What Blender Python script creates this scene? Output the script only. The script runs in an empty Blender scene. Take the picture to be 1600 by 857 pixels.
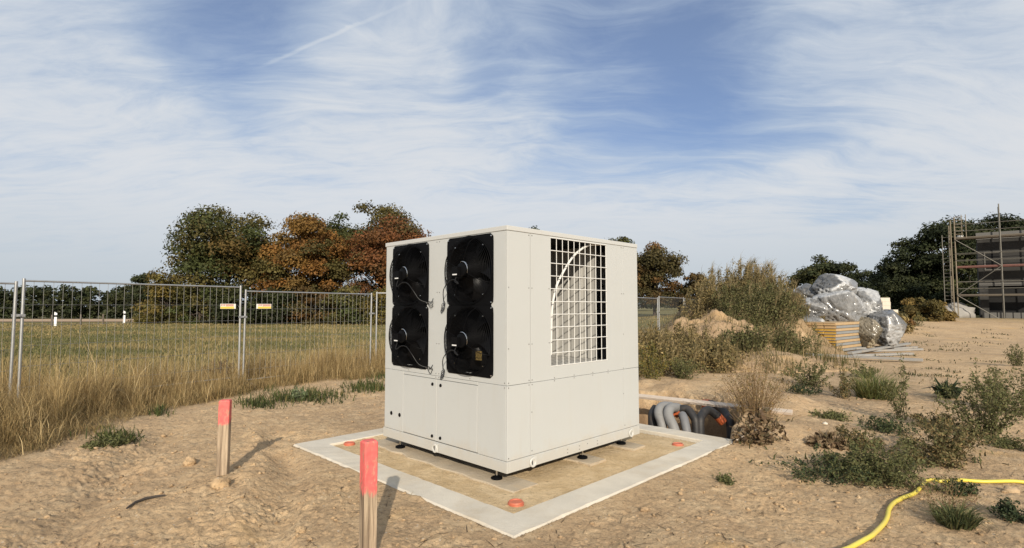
import bpy, math, random
import numpy as np
from mathutils import Vector, Matrix

random.seed(7)
rng = np.random.default_rng(7)
scene = bpy.context.scene
COL = scene.collection
R = math.radians

# ------------------------------------------------------------------ camera
CAM_H = 1.65
FPX = 850.0                      # focal length in photo pixels (1600 wide)
PITCH = math.atan((479.0 - 428.5) / FPX)
cam_data = bpy.data.cameras.new('camera')
cam = bpy.data.objects.new('camera', cam_data)
COL.objects.link(cam)
cam_data.sensor_width = 36.0
cam_data.lens = 36.0 * FPX / 1600.0
cam_data.clip_start = 0.05
cam_data.clip_end = 6000
cam.location = (0, 0, CAM_H)
cam.rotation_euler = (math.pi / 2 + PITCH, 0, 0)
scene.camera = cam

# ------------------------------------------------------------------ light
SUN_EL = 24.0
SUN_AZ = np.array([0.112, -0.994])        # horizontal direction towards the sun
sun_dir = Vector((SUN_AZ[0] * math.cos(R(SUN_EL)), SUN_AZ[1] * math.cos(R(SUN_EL)), math.sin(R(SUN_EL)))).normalized()
sd = bpy.data.lights.new('sun', 'SUN')
sd.energy = 5.0
sd.angle = R(0.6)
sd.color = (1.0, 0.90, 0.755)
sun = bpy.data.objects.new('sun', sd)
COL.objects.link(sun)
sun.rotation_euler = sun_dir.to_track_quat('Z', 'Y').to_euler()
sun.location = (3, -20, 12)

scene.view_settings.view_transform = 'Standard'
scene.view_settings.look = 'None'
scene.view_settings.exposure = 0.0
scene.view_settings.gamma = 1.0
scene.view_settings.use_curve_mapping = False


def pix_ray(px, py):
    x = (px - 800) / FPX
    y = -(py - 428.5) / FPX
    c, s = math.cos(PITCH), math.sin(PITCH)
    return np.array([x, c - y * s, s + y * c])


def at(px, py, depth):
    """World point seen at photo pixel (px,py) at distance `depth` along +Y."""
    d = pix_ray(px, py)
    return np.array([0, 0, CAM_H]) + d * (depth / d[1])


def gp(px, py, z=0.0):
    d = pix_ray(px, py)
    return np.array([0, 0, CAM_H]) + d * ((z - CAM_H) / d[2])


class NT:
    """tiny node-tree helper"""
    def __init__(self, tree):
        self.t = tree
        self.n = tree.nodes
        self.l = tree.links

    def node(self, typ, **kw):
        nd = self.n.new(typ)
        for k, v in kw.items():
            setattr(nd, k, v)
        return nd

    def put(self, sock, v):
        if v is None:
            return
        if isinstance(v, bpy.types.NodeSocket):
            self.l.new(v, sock)
        else:
            if isinstance(v, (tuple, list)) and len(v) == 3 and sock.type == 'RGBA':
                v = (*v, 1)
            sock.default_value = v

    def math(self, op, a, b=None, c=None, clamp=False):
        nd = self.node('ShaderNodeMath', operation=op, use_clamp=clamp)
        self.put(nd.inputs[0], a)
        self.put(nd.inputs[1], b)
        self.put(nd.inputs[2], c)
        return nd.outputs[0]

    def vmath(self, op, a, b=None, out=0):
        nd = self.node('ShaderNodeVectorMath', operation=op)
        self.put(nd.inputs[0], a)
        if b is not None:
            self.put(nd.inputs[1], b)
        return nd.outputs[out]

    def mix(self, fac, a, b, blend='MIX'):
        nd = self.node('ShaderNodeMix', data_type='RGBA', blend_type=blend)
        self.put(nd.inputs[0], fac)
        self.put(nd.inputs[6], a)
        self.put(nd.inputs[7], b)
        return nd.outputs[2]

    def ramp(self, fac, lo, hi, a=0.0, b=1.0):
        nd = self.node('ShaderNodeMapRange', interpolation_type='SMOOTHSTEP')
        self.put(nd.inputs[0], fac)
        nd.inputs[1].default_value = lo
        nd.inputs[2].default_value = hi
        nd.inputs[3].default_value = a
        nd.inputs[4].default_value = b
        return nd.outputs[0]

    def noise(self, vec, scale, detail=4, rough=0.55, dist=0.0, out=0):
        nd = self.node('ShaderNodeTexNoise')
        self.put(nd.inputs['Vector'], vec)
        nd.inputs['Scale'].default_value = scale
        nd.inputs['Detail'].default_value = detail
        nd.inputs['Roughness'].default_value = rough
        nd.inputs['Distortion'].default_value = dist
        return nd.outputs[out]

    def mapping(self, vec, scale=(1, 1, 1), rot=(0, 0, 0), loc=(0, 0, 0)):
        nd = self.node('ShaderNodeMapping')
        self.put(nd.inputs[0], vec)
        nd.inputs['Location'].default_value = loc
        nd.inputs['Rotation'].default_value = rot
        nd.inputs['Scale'].default_value = scale
        return nd.outputs[0]


# ------------------------------------------------------------------ world: daylight sky with thin cirrus
world = bpy.data.worlds.new('World')
scene.world = world
world.use_nodes = True
w = NT(world.node_tree)
w.n.clear()
sky = w.node('ShaderNodeTexSky', sky_type='NISHITA')
sky.sun_disc = False
sky.sun_elevation = R(SUN_EL)
sky.sun_rotation = math.atan2(sun_dir.x, sun_dir.y)
sky.air_density = 1.0
sky.dust_density = 1.2
sky.ozone_density = 2.5
sky.altitude = 60
tc = w.node('ShaderNodeTexCoord')
dirv = w.vmath('NORMALIZE', tc.outputs['Generated'])
sep = w.node('ShaderNodeSeparateXYZ')
w.l.new(dirv, sep.inputs[0])
zz = w.math('ADD', w.math('MAXIMUM', sep.outputs[2], 0.0), 0.16)
comb = w.node('ShaderNodeCombineXYZ')
w.l.new(w.math('DIVIDE', sep.outputs[0], zz), comb.inputs[0])
w.l.new(w.math('DIVIDE', sep.outputs[1], zz), comb.inputs[1])
plane = comb.outputs[0]
warpn = w.noise(plane, 0.7, 3, 0.5, out=1)
warp = w.vmath('ADD', plane, w.vmath('MULTIPLY', w.vmath('SUBTRACT', warpn, (0.5, 0.5, 0.5)), (0.9, 0.9, 0.0)))
broad = w.noise(w.mapping(warp, (0.55, 0.42, 1), (0, 0, R(-30)), (3.1, 1.7, 0)), 1.0, 4, 0.5)
wisp = w.noise(w.mapping(warp, (1.0, 3.4, 1), (0, 0, R(38)), (0.4, 2.2, 0)), 1.5, 8, 0.62, 0.7)
fine = w.noise(w.mapping(warp, (2.6, 5.5, 1), (0, 0, R(-22)), (5, 1, 0)), 2.2, 8, 0.64, 0.8)


def sky_spot(px, py, radius, soft):
    d = Vector(pix_ray(px, py)).normalized()
    dist = w.vmath('DISTANCE', w.vmath('ADD', dirv, w.vmath('MULTIPLY', w.vmath('SUBTRACT', warpn, (0.5, 0.5, 0.5)), (0.5, 0.35, 0.5))), tuple(d), out=1)
    return w.ramp(dist, radius, radius * soft, 0.0, 1.0)


cov = w.math('MULTIPLY_ADD', broad, 0.70, 0.50)
cov = w.math('ADD', cov, w.math('MULTIPLY', w.math('SUBTRACT', wisp, 0.5), 0.75))
cov = w.math('ADD', cov, w.math('MULTIPLY', w.math('SUBTRACT', fine, 0.5), 0.36))
for (px, py, rr, sf, amt) in ((1075, 130, 0.30, 0.10, 0.40), (900, 20, 0.16, 0.1, 0.26), (1120, 30, 0.16, 0.1, 0.2), (350, 25, 0.16, 0.10, 0.44), (760, 70, 0.12, 0.1, 0.26), (1290, 350, 0.10, 0.1, 0.16)):
    cov = w.math('SUBTRACT', cov, w.math('MULTIPLY', sky_spot(px, py, rr, sf), amt))
# milky towards the horizon
cov = w.math('ADD', cov, w.ramp(sep.outputs[2], 0.42, 0.0, 0.0, 0.40))
# contrail
pa = Vector(pix_ray(385, 114)).normalized()
pb = Vector(pix_ray(660, -6)).normalized()
nrm = pa.cross(pb).normalized()
off = w.math('ABSOLUTE', w.math('ADD', w.vmath('DOT_PRODUCT', dirv, tuple(nrm), out=1), w.math('MULTIPLY', w.math('SUBTRACT', fine, 0.5), 0.012)))
al = (pb - pa).normalized()
along = w.vmath('DOT_PRODUCT', w.vmath('SUBTRACT', dirv, tuple(pa)), tuple(al), out=1)
tr = w.math('MULTIPLY', w.ramp(off, 0.0045, 0.0006, 0, 1), w.ramp(along, 0.0, 0.06, 0, 1))
tr = w.math('MULTIPLY', tr, w.ramp(along, 0.34, 0.12, 0, 1))
cov = w.math('ADD', cov, w.math('MULTIPLY', tr, 0.13))
cfac = w.ramp(cov, 0.26, 1.05, 0.20, 0.95)
dens = w.ramp(cov, 0.58, 1.22, 0.0, 1.0)
ccol = w.mix(dens, (5.2, 6.15, 7.3), (7.3, 7.5, 7.75))
ccol = w.mix(w.ramp(sep.outputs[2], 0.22, -0.02, 0.0, 1.0), ccol, (5.2, 5.8, 6.35))
skycol = w.mix(cfac, w.mix(1.0, sky.outputs[0], (0.86, 0.92, 1.12), 'MULTIPLY'), ccol)
bg = w.node('ShaderNodeBackground')
w.l.new(skycol, bg.inputs[0])
bg.inputs[1].default_value = 0.1
wo = w.node('ShaderNodeOutputWorld')
w.l.new(bg.outputs[0], wo.inputs[0])


# ------------------------------------------------------------------ numpy noise
_perm = np.random.default_rng(3).permutation(512)
_perm = np.concatenate([_perm, _perm, _perm])
_ga = np.random.default_rng(4).random(512) * 2 * np.pi
_gx, _gy = np.cos(_ga), np.sin(_ga)


def perlin(x, y):
    xi = np.floor(x).astype(np.int64)
    yi = np.floor(y).astype(np.int64)
    xf = x - xi
    yf = y - yi
    u = xf * xf * xf * (xf * (xf * 6 - 15) + 10)
    v = yf * yf * yf * (yf * (yf * 6 - 15) + 10)

    def g(ix, iy, dx, dy):
        hsh = _perm[(_perm[ix & 511] + (iy & 511)) & 511]
        return _gx[hsh] * dx + _gy[hsh] * dy
    a = g(xi, yi, xf, yf)
    b = g(xi + 1, yi, xf - 1, yf)
    c = g(xi, yi + 1, xf, yf - 1)
    d = g(xi + 1, yi + 1, xf - 1, yf - 1)
    return (a + (b - a) * u) + ((c + (d - c) * u) - (a + (b - a) * u)) * v


def fbm(x, y, octs=4, gain=0.5, lac=2.03):
    s = 0
    a = 1.0
    for i in range(octs):
        s = s + a * perlin(x + 17.3 * i, y - 9.1 * i)
        a *= gain
        x = x * lac
        y = y * lac
    return s


def sstep(e0, e1, x):
    t = np.clip((np.asarray(x, float) - e0) / (e1 - e0), 0, 1)
    return t * t * (3 - 2 * t)


# ------------------------------------------------------------------ mesh helpers
def set_props(o, label=None, cat=None, group=None, kind=None):
    if label:
        o['label'] = label
    if cat:
        o['category'] = cat
    if group:
        o['group'] = group
    if kind:
        o['kind'] = kind
    return o


def empty(name, loc=(0, 0, 0), rotz=0.0, label=None, cat=None, group=None):
    o = bpy.data.objects.new(name, None)
    o.empty_display_size = 0.2
    COL.objects.link(o)
    o.location = tuple(float(v) for v in loc)
    o.rotation_euler = (0, 0, rotz)
    return set_props(o, label, cat, group)


def link_mesh(name, me, mat=None, parent=None):
    o = bpy.data.objects.new(name, me)
    COL.objects.link(o)
    if mat is not None and not me.materials:
        me.materials.append(mat)
    if parent is not None:
        o.parent = parent
    return o


def tri_mesh(name, verts, tris, cols=None, smooth=False):
    verts = np.asarray(verts, np.float32)
    tris = np.asarray(tris, np.int32)
    k = tris.shape[1]
    me = bpy.data.meshes.new(name)
    me.vertices.add(len(verts))
    me.vertices.foreach_set('co', verts.ravel())
    me.loops.add(tris.size)
    me.loops.foreach_set('vertex_index', tris.ravel())
    me.polygons.add(len(tris))
    me.polygons.foreach_set('loop_start', np.arange(0, tris.size, k, dtype=np.int32))
    me.polygons.foreach_set('loop_total', np.full(len(tris), k, np.int32))
    if smooth:
        me.polygons.foreach_set('use_smooth', np.ones(len(tris), bool))
    me.update(calc_edges=True)
    if cols is not None:
        ca = me.color_attributes.new('tint', 'FLOAT_COLOR', 'POINT')
        c4 = np.ones((len(verts), 4), np.float32)
        c4[:, :3] = cols
        ca.data.foreach_set('color', c4.ravel())
    me.validate()
    return me


class MB:
    def __init__(self):
        self.v = []
        self.f = []

    def add(self, vs, fs):
        o = len(self.v)
        self.v.extend([tuple(map(float, p)) for p in vs])
        self.f.extend([tuple(i + o for i in q) for q in fs])
        return self

    def box(self, x0, x1, y0, y1, z0, z1):
        vs = [(x, y, z) for x in (x0, x1) for y in (y0, y1) for z in (z0, z1)]
        fs = [(0, 1, 3, 2), (4, 6, 7, 5), (0, 4, 5, 1), (2, 3, 7, 6), (0, 2, 6, 4), (1, 5, 7, 3)]
        return self.add(vs, fs)

    def tube(self, pts, r, seg=8, caps=True):
        pts = [Vector([float(c) for c in p]) for p in pts]
        n = len(pts)
        rs = r if isinstance(r, (list, tuple, np.ndarray)) else [r] * n
        t0 = (pts[1] - pts[0]).normalized()
        up = Vector((0, 0, 1)) if abs(t0.z) < 0.9 else Vector((1, 0, 0))
        nv = t0.cross(up).normalized()
        vs, fs = [], []
        for i in range(n):
            if i == 0:
                t = t0
            elif i == n - 1:
                t = (pts[i] - pts[i - 1]).normalized()
            else:
                t = (pts[i + 1] - pts[i - 1]).normalized()
            nv = (nv - t * nv.dot(t))
            if nv.length < 1e-6:
                nv = t.orthogonal()
            nv.normalize()
            bv = t.cross(nv)
            for k in range(seg):
                a = 2 * math.pi * k / seg
                vs.append(pts[i] + (nv * math.cos(a) + bv * math.sin(a)) * float(rs[i]))
        for i in range(n - 1):
            for k in range(seg):
                k2 = (k + 1) % seg
                fs.append((i * seg + k, i * seg + k2, (i + 1) * seg + k2, (i + 1) * seg + k))
        if caps:
            fs.append(tuple(reversed(range(seg))))
            fs.append(tuple((n - 1) * seg + k for k in range(seg)))
        return self.add(vs, fs)

    def lathe(self, prof, center=(0, 0, 0), axis='z', seg=24):
        """prof = [(radius, height)...]"""
        vs, fs = [], []
        for (r, hh) in prof:
            for k in range(seg):
                a = 2 * math.pi * k / seg
                p = (r * math.cos(a), r * math.sin(a), hh)
                if axis == 'x':
                    p = (hh, r * math.cos(a), r * math.sin(a))
                elif axis == 'y':
                    p = (r * math.cos(a), hh, r * math.sin(a))
                vs.append((p[0] + center[0], p[1] + center[1], p[2] + center[2]))
        for i in range(len(prof) - 1):
            for k in range(seg):
                k2 = (k + 1) % seg
                fs.append((i * seg + k, i * seg + k2, (i + 1) * seg + k2, (i + 1) * seg + k))
        return self.add(vs, fs)

    def torus(self, c, axis, Rm, r, seg=40, ts=4):
        vs, fs = [], []
        for i in range(seg):
            a = 2 * math.pi * i / seg
            for k in range(ts):
                b = 2 * math.pi * k / ts
                rr = Rm + r * math.cos(b)
                h = r * math.sin(b)
                p = (rr * math.cos(a), rr * math.sin(a), h)
                if axis == 'x':
                    p = (h, rr * math.cos(a), rr * math.sin(a))
                elif axis == 'y':
                    p = (rr * math.cos(a), h, rr * math.sin(a))
                vs.append((p[0] + c[0], p[1] + c[1], p[2] + c[2]))
        for i in range(seg):
            i2 = (i + 1) % seg
            for k in range(ts):
                k2 = (k + 1) % ts
                fs.append((i * ts + k, i2 * ts + k, i2 * ts + k2, i * ts + k2))
        return self.add(vs, fs)

    def mesh(self, name, smooth=False, bevel=0):
        me = bpy.data.meshes.new(name)
        me.from_pydata(self.v, [], self.f)
        me.update()
        if smooth:
            me.polygons.foreach_set('use_smooth', np.ones(len(me.polygons), bool))
            try:
                me.set_sharp_from_angle(angle=R(40))
            except Exception:
                pass
        return me

    def build(self, name, mat, parent=None, smooth=False, bevel=0.0):
        o = link_mesh(name, self.mesh(name, smooth), mat, parent)
        if bevel > 0:
            m = o.modifiers.new('bevel', 'BEVEL')
            m.width = bevel
            m.segments = 2
            m.limit_method = 'ANGLE'
        return o


def copy_tree(o, parent=None):
    c = o.copy()
    COL.objects.link(c)
    c.parent = parent
    for ch in list(o.children):
        copy_tree(ch, c)
    return c


# ------------------------------------------------------------------ materials
def new_mat(name):
    m = bpy.data.materials.new(name)
    m.use_nodes = True
    t = NT(m.node_tree)
    t.n.clear()
    out = t.node('ShaderNodeOutputMaterial')
    b = t.node('ShaderNodeBsdfPrincipled')
    t.l.new(b.outputs[0], out.inputs[0])
    return m, t, b


def simple(name, col, rough=0.6, metal=0.0, var=0.12, scale=6.0, bump=0.0, bscale=40.0, spec=0.5, dirt=None, dirt_amt=0.0):
    m, t, b = new_mat(name)
    co = t.node('ShaderNodeTexCoord').outputs['Object']
    n = t.noise(co, scale, 5, 0.6)
    c = t.mix(n, tuple(v * (1 - var) for v in col), tuple(min(1, v * (1 + var)) for v in col))
    if dirt is not None:
        dn = t.ramp(t.noise(co, scale * 0.6, 6, 0.7, 0.4), 0.45, 0.75, 0, dirt_amt)
        c = t.mix(dn, c, dirt)
    t.put(b.inputs['Base Color'], c)
    rr = t.math('MULTIPLY_ADD', n, 0.2, max(rough - 0.1, 0.02))
    t.put(b.inputs['Roughness'], rr)
    b.inputs['Metallic'].default_value = metal
    b.inputs['Specular IOR Level'].default_value = spec
    if bump > 0:
        bn = t.node('ShaderNodeBump')
        bn.inputs['Strength'].default_value = bump
        bn.inputs['Distance'].default_value = 0.01
        t.put(bn.inputs['Height'], t.noise(co, bscale, 5, 0.65))
        t.l.new(bn.outputs[0], b.inputs['Normal'])
    return m


def leaf_mat(name, trans=0.25, rough=0.65):
    m = bpy.data.materials.new(name)
    m.use_nodes = True
    t = NT(m.node_tree)
    t.n.clear()
    out = t.node('ShaderNodeOutputMaterial')
    a = t.node('ShaderNodeAttribute', attribute_name='tint')
    d = t.node('ShaderNodeBsdfPrincipled')
    t.l.new(a.outputs[0], d.inputs['Base Color'])
    d.inputs['Roughness'].default_value = rough
    d.inputs['Specular IOR Level'].default_value = 0.2
    tr = t.node('ShaderNodeBsdfTranslucent')
    t.l.new(a.outputs[0], tr.inputs[0])
    ms = t.node('ShaderNodeMixShader')
    ms.inputs[0].default_value = trans
    t.l.new(d.outputs[0], ms.inputs[1])
    t.l.new(tr.outputs[0], ms.inputs[2])
    t.l.new(ms.outputs[0], out.inputs[0])
    return m


M = {}
M['leaf'] = leaf_mat('leaf', 0.22)
M['straw'] = leaf_mat('straw', 0.30, 0.8)
M['bark'] = simple('bark', (0.07, 0.052, 0.038), 0.9, var=0.4, scale=3, bump=0.6, bscale=9)
def casing_mat():
    m, t, b = new_mat('painted_casing')
    co = t.node('ShaderNodeTexCoord').outputs['Object']
    sp = t.node('ShaderNodeSeparateXYZ')
    t.l.new(co, sp.inputs[0])
    n = t.noise(co, 1.1, 4, 0.6)
    c = t.mix(n, (0.460, 0.468, 0.450), (0.487, 0.494, 0.475))
    streak = t.noise(t.mapping(co, (9, 9, 0.9)), 1.0, 5, 0.65)
    c = t.mix(t.ramp(streak, 0.52, 0.78, 0, 0.16), c, (0.43, 0.40, 0.33))
    splash = t.math('ADD', sp.outputs[2], t.math('MULTIPLY', t.noise(co, 5.5, 6, 0.7), -0.55))
    c = t.mix(t.ramp(splash, 0.04, -0.16, 0, 0.22), c, (0.46, 0.36, 0.225))
    spk = t.noise(co, 55, 3, 0.6)
    c = t.mix(t.ramp(spk, 0.70, 0.76, 0, 0.25), c, (0.36, 0.31, 0.23))
    t.put(b.inputs['Base Color'], c)
    t.put(b.inputs['Roughness'], t.math('MULTIPLY_ADD', n, 0.18, 0.34))
    b.inputs['Specular IOR Level'].default_value = 0.35
    b1 = t.node('ShaderNodeBump')
    b1.inputs['Strength'].default_value = 0.10
    b1.inputs['Distance'].default_value = 0.01
    t.put(b1.inputs['Height'], t.math('ADD', t.noise(co, 260, 3), t.math('MULTIPLY', t.noise(co, 1.6, 2), 9.0)))
    t.l.new(b1.outputs[0], b.inputs['Normal'])
    return m


M['casing'] = casing_mat()
M['lid'] = simple('painted_lid', (0.50, 0.50, 0.477), 0.42, var=0.03, scale=2, spec=0.35)
M['inner'] = simple('inner_sheet', (0.42, 0.41, 0.38), 0.5, var=0.06, scale=3)
M['white_wire'] = simple('white_wire', (0.74, 0.73, 0.69), 0.4, var=0.03)
M['white_steel'] = simple('white_steel', (0.72, 0.71, 0.67), 0.4, var=0.05)
M['lug'] = simple('painted_lug', (0.53, 0.52, 0.48), 0.4, var=0.05)
M['gap'] = simple('dark_gap', (0.045, 0.042, 0.038), 0.8)
M['black'] = simple('black_plastic', (0.0045, 0.0045, 0.005), 0.5, var=0.2, spec=0.06)
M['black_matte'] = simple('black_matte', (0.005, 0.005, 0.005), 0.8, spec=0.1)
M['blade'] = simple('fan_blade', (0.005, 0.005, 0.0055), 0.35, var=0.2, spec=0.13)
M['chrome'] = simple('bright_metal', (0.62, 0.62, 0.62), 0.22, metal=1.0, var=0.1)
M['galv'] = simple('galvanised', (0.42, 0.42, 0.41), 0.45, metal=0.75, var=0.2, scale=9)
M['galv_dark'] = simple('weathered_galvanised', (0.27, 0.27, 0.26), 0.55, metal=0.6, var=0.25, scale=9)
M['wire'] = simple('fence_wire', (0.24, 0.235, 0.22), 0.5, metal=0.6, var=0.2)
M['screw'] = simple('screw', (0.22, 0.21, 0.20), 0.5, metal=0.6)
M['cable'] = simple('grey_cable', (0.014, 0.014, 0.0145), 0.5, var=0.2, spec=0.25)
M['label'] = simple('white_label', (0.7, 0.7, 0.68), 0.5)
M['label_yellow'] = simple('faded_sticker', (0.16, 0.11, 0.03), 0.6, var=0.4, scale=60)
M['concrete'] = simple('concrete', (0.59, 0.535, 0.44), 0.9, var=0.24, scale=2.6, bump=0.5, bscale=55, dirt=(0.48, 0.385, 0.26), dirt_amt=0.6)
M['concrete_rough'] = simple('rough_concrete', (0.44, 0.36, 0.255), 0.95, var=0.25, scale=8, bump=1.0, bscale=40, dirt=(0.45, 0.34, 0.21), dirt_amt=0.7)
M['cap'] = simple('orange_cap', (0.50, 0.13, 0.07), 0.6, var=0.15, scale=12, dirt=(0.45, 0.30, 0.18), dirt_amt=0.5)
M['orange_pipe'] = simple('orange_pipe', (0.46, 0.10, 0.03), 0.55, var=0.2, dirt=(0.3, 0.2, 0.13), dirt_amt=0.5)
M['white_pipe'] = simple('grey_white_pipe', (0.23, 0.225, 0.215), 0.6, var=0.12, scale=5, bump=0.25, bscale=20, dirt=(0.09, 0.07, 0.055), dirt_amt=0.85)
M['grey_pipe'] = simple('grey_pipe', (0.17, 0.17, 0.175), 0.6, var=0.2, dirt=(0.3, 0.22, 0.14), dirt_amt=0.4)
M['black_pipe'] = simple('black_pipe', (0.022, 0.021, 0.021), 0.6, var=0.3, scale=9, dirt=(0.14, 0.10, 0.07), dirt_amt=0.35)
M['board'] = simple('pale_board', (0.52, 0.44, 0.36), 0.85, var=0.2, scale=5, bump=0.3, dirt=(0.42, 0.30, 0.20), dirt_amt=0.5)
M['hose'] = simple('yellow_hose', (0.66, 0.54, 0.075), 0.42, var=0.08, scale=4, dirt=(0.42, 0.31, 0.14), dirt_amt=0.45)
M['deck_wood'] = simple('deck_wood', (0.12, 0.10, 0.075), 0.8, var=0.3)
M['deck_red'] = simple('deck_red', (0.17, 0.075, 0.06), 0.7, var=0.3)
M['wall_dark'] = simple('shaded_raw_wall', (0.045, 0.044, 0.042), 0.95, var=0.4, scale=0.7, bump=0.4, bscale=6, spec=0.1, dirt=(0.10, 0.097, 0.09), dirt_amt=0.6)  # dark base paints shade onto the wall, the lighter dirt blotches paint sunlit patches
M['wall_cap'] = simple('pale_concrete', (0.13, 0.125, 0.115), 0.9, var=0.2, scale=0.9)
M['scaff'] = simple('scaffold_steel', (0.15, 0.14, 0.118), 0.5, metal=0.4, var=0.25)
M['scaff_warm'] = simple('scaffold_timber_frame', (0.19, 0.155, 0.105), 0.7, var=0.25)
M['opening'] = simple('dark_opening', (0.008, 0.008, 0.008), 0.9)
M['yellow_form'] = simple('yellow_formwork', (0.50, 0.30, 0.045), 0.65, var=0.25, scale=2.3, dirt=(0.34, 0.26, 0.15), dirt_amt=0.75)
M['tan_form'] = simple('tan_formwork', (0.46, 0.32, 0.17), 0.75, var=0.2, scale=2.3, dirt=(0.36, 0.30, 0.22), dirt_amt=0.5)
M['grey_form'] = simple('grey_formwork', (0.25, 0.255, 0.25), 0.7, var=0.2, scale=3, dirt=(0.4, 0.36, 0.3), dirt_amt=0.4)
M['plank'] = simple('grey_plank', (0.27, 0.265, 0.25), 0.8, var=0.25, scale=2.5, bump=0.3, dirt=(0.42, 0.32, 0.2), dirt_amt=0.35)
M['block'] = simple('pale_block', (0.56, 0.51, 0.42), 0.9, var=0.15)
M['stone'] = simple('pale_stone', (0.30, 0.285, 0.26), 0.9, var=0.3, scale=2, bump=0.6, bscale=5)
M['post_white'] = simple('delineator_white', (0.78, 0.78, 0.76), 0.5, var=0.04)
M['old_wood'] = simple('old_wood', (0.13, 0.105, 0.08), 0.9, var=0.3, scale=4)
M['sign_white'] = simple('sign_white', (0.82, 0.80, 0.72), 0.5, var=0.03)
M['sign_red'] = simple('sign_red', (0.52, 0.10, 0.03), 0.5, var=0.1)
M['sign_yellow'] = simple('sign_yellow', (0.78, 0.60, 0.10), 0.5, var=0.1)
M['stick'] = simple('dark_twig', (0.05, 0.04, 0.032), 0.9, var=0.3)
M['clod'] = simple('soil_clod', (0.44, 0.315, 0.185), 0.95, var=0.35, scale=14, bump=1.0, bscale=45)


def bag_mat(name, tone, inner):
    m, t, b = new_mat(name)
    co = t.node('ShaderNodeTexCoord').outputs['Object']
    a = t.node('ShaderNodeAttribute', attribute_name='tint')
    n = t.noise(co, 4.5, 5, 0.65, 0.6)
    c = t.mix(t.ramp(n, 0.44, 0.66, 0, 0.35), a.outputs[0], t.mix(1.0, a.outputs[0], (0.45, 0.45, 0.45), 'MULTIPLY'))
    c = t.mix(t.ramp(t.noise(co, 9, 3, 0.6), 0.66, 0.70, 0, 0.6), c, inner)
    t.put(b.inputs['Base Color'], c)
    t.put(b.inputs['Roughness'], t.math('MULTIPLY_ADD', n, 0.25, 0.34))
    b.inputs['Specular IOR Level'].default_value = 0.3
    bn = t.node('ShaderNodeBump')
    bn.inputs['Strength'].default_value = 0.45
    bn.inputs['Distance'].default_value = 0.04
    rid = t.math('ABSOLUTE', t.math('SUBTRACT', t.noise(t.mapping(co, (5.5, 5.5, 1.3), (0.5, 0.4, 0.3)), 1.0, 3, 0.5, 0.9), 0.5))
    rid2 = t.math('ABSOLUTE', t.math('SUBTRACT', t.noise(t.mapping(co, (1.2, 1.6, 6.5), (-0.4, 0.6, 0.1)), 1.0, 3, 0.5, 0.9), 0.5))
    t.put(bn.inputs['Height'], t.math('MULTIPLY', t.math('MINIMUM', rid, rid2), -5.0))
    b.inputs['Coat Weight'].default_value = 0.6
    b.inputs['Coat Roughness'].default_value = 0.16
    t.l.new(bn.outputs[0], b.inputs['Normal'])
    return m


M['bag'] = bag_mat('clear_foil_grey', (0.24, 0.24, 0.235), (0.55, 0.54, 0.51))
M['bag_pale'] = bag_mat('clear_foil_pale', (0.30, 0.30, 0.295), (0.6, 0.59, 0.56))
M['bag_tan'] = bag_mat('foil_tan', (0.29, 0.25, 0.18), (0.5, 0.45, 0.36))


def stake_mat(z0):
    m, t, b = new_mat('marked_timber')
    co = t.node('ShaderNodeTexCoord').outputs['Object']
    sp = t.node('ShaderNodeSeparateXYZ')
    t.l.new(co, sp.inputs[0])
    grain = t.noise(t.mapping(co, (26, 26, 1.6)), 1.0, 5, 0.65, 0.4)
    wood = t.mix(t.ramp(grain, 0.3, 0.7), (0.12, 0.08, 0.048), (0.50, 0.385, 0.26))
    wood = t.mix(t.ramp(t.noise(t.mapping(co, (60, 60, 1.2)), 1.0, 3), 0.6, 0.75, 0, 0.5), wood, (0.10, 0.065, 0.04))
    n = t.noise(t.mapping(co, (30, 30, 8)), 1.0, 4, 0.6)
    hh = t.math('ADD', sp.outputs[2], t.math('ADD', t.math('MULTIPLY', t.math('SUBTRACT', n, 0.5), 0.14), t.math('MULTIPLY', t.math('SUBTRACT', t.noise(co, 9, 2), 0.5), 0.12)))
    paint = t.ramp(hh, z0 - 0.03, z0 + 0.025, 0, 1)
    wear = t.ramp(t.noise(t.mapping(co, (24, 24, 9)), 1.0, 6, 0.75), 0.50, 0.62, 1.0, 0.35)
    red = t.mix(t.noise(co, 22, 4), (0.62, 0.075, 0.072), (0.78, 0.19, 0.165))
    t.put(b.inputs['Base Color'], t.mix(t.math('MULTIPLY', paint, wear), wood, red))
    b.inputs['Roughness'].default_value = 0.8
    bn = t.node('ShaderNodeBump')
    bn.inputs['Strength'].default_value = 0.5
    bn.inputs['Distance'].default_value = 0.006
    t.put(bn.inputs['Height'], grain)
    t.l.new(bn.outputs[0], b.inputs['Normal'])
    return m


M['stake'] = stake_mat(0.43)
M['stake_back'] = stake_mat(0.51)


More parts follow.
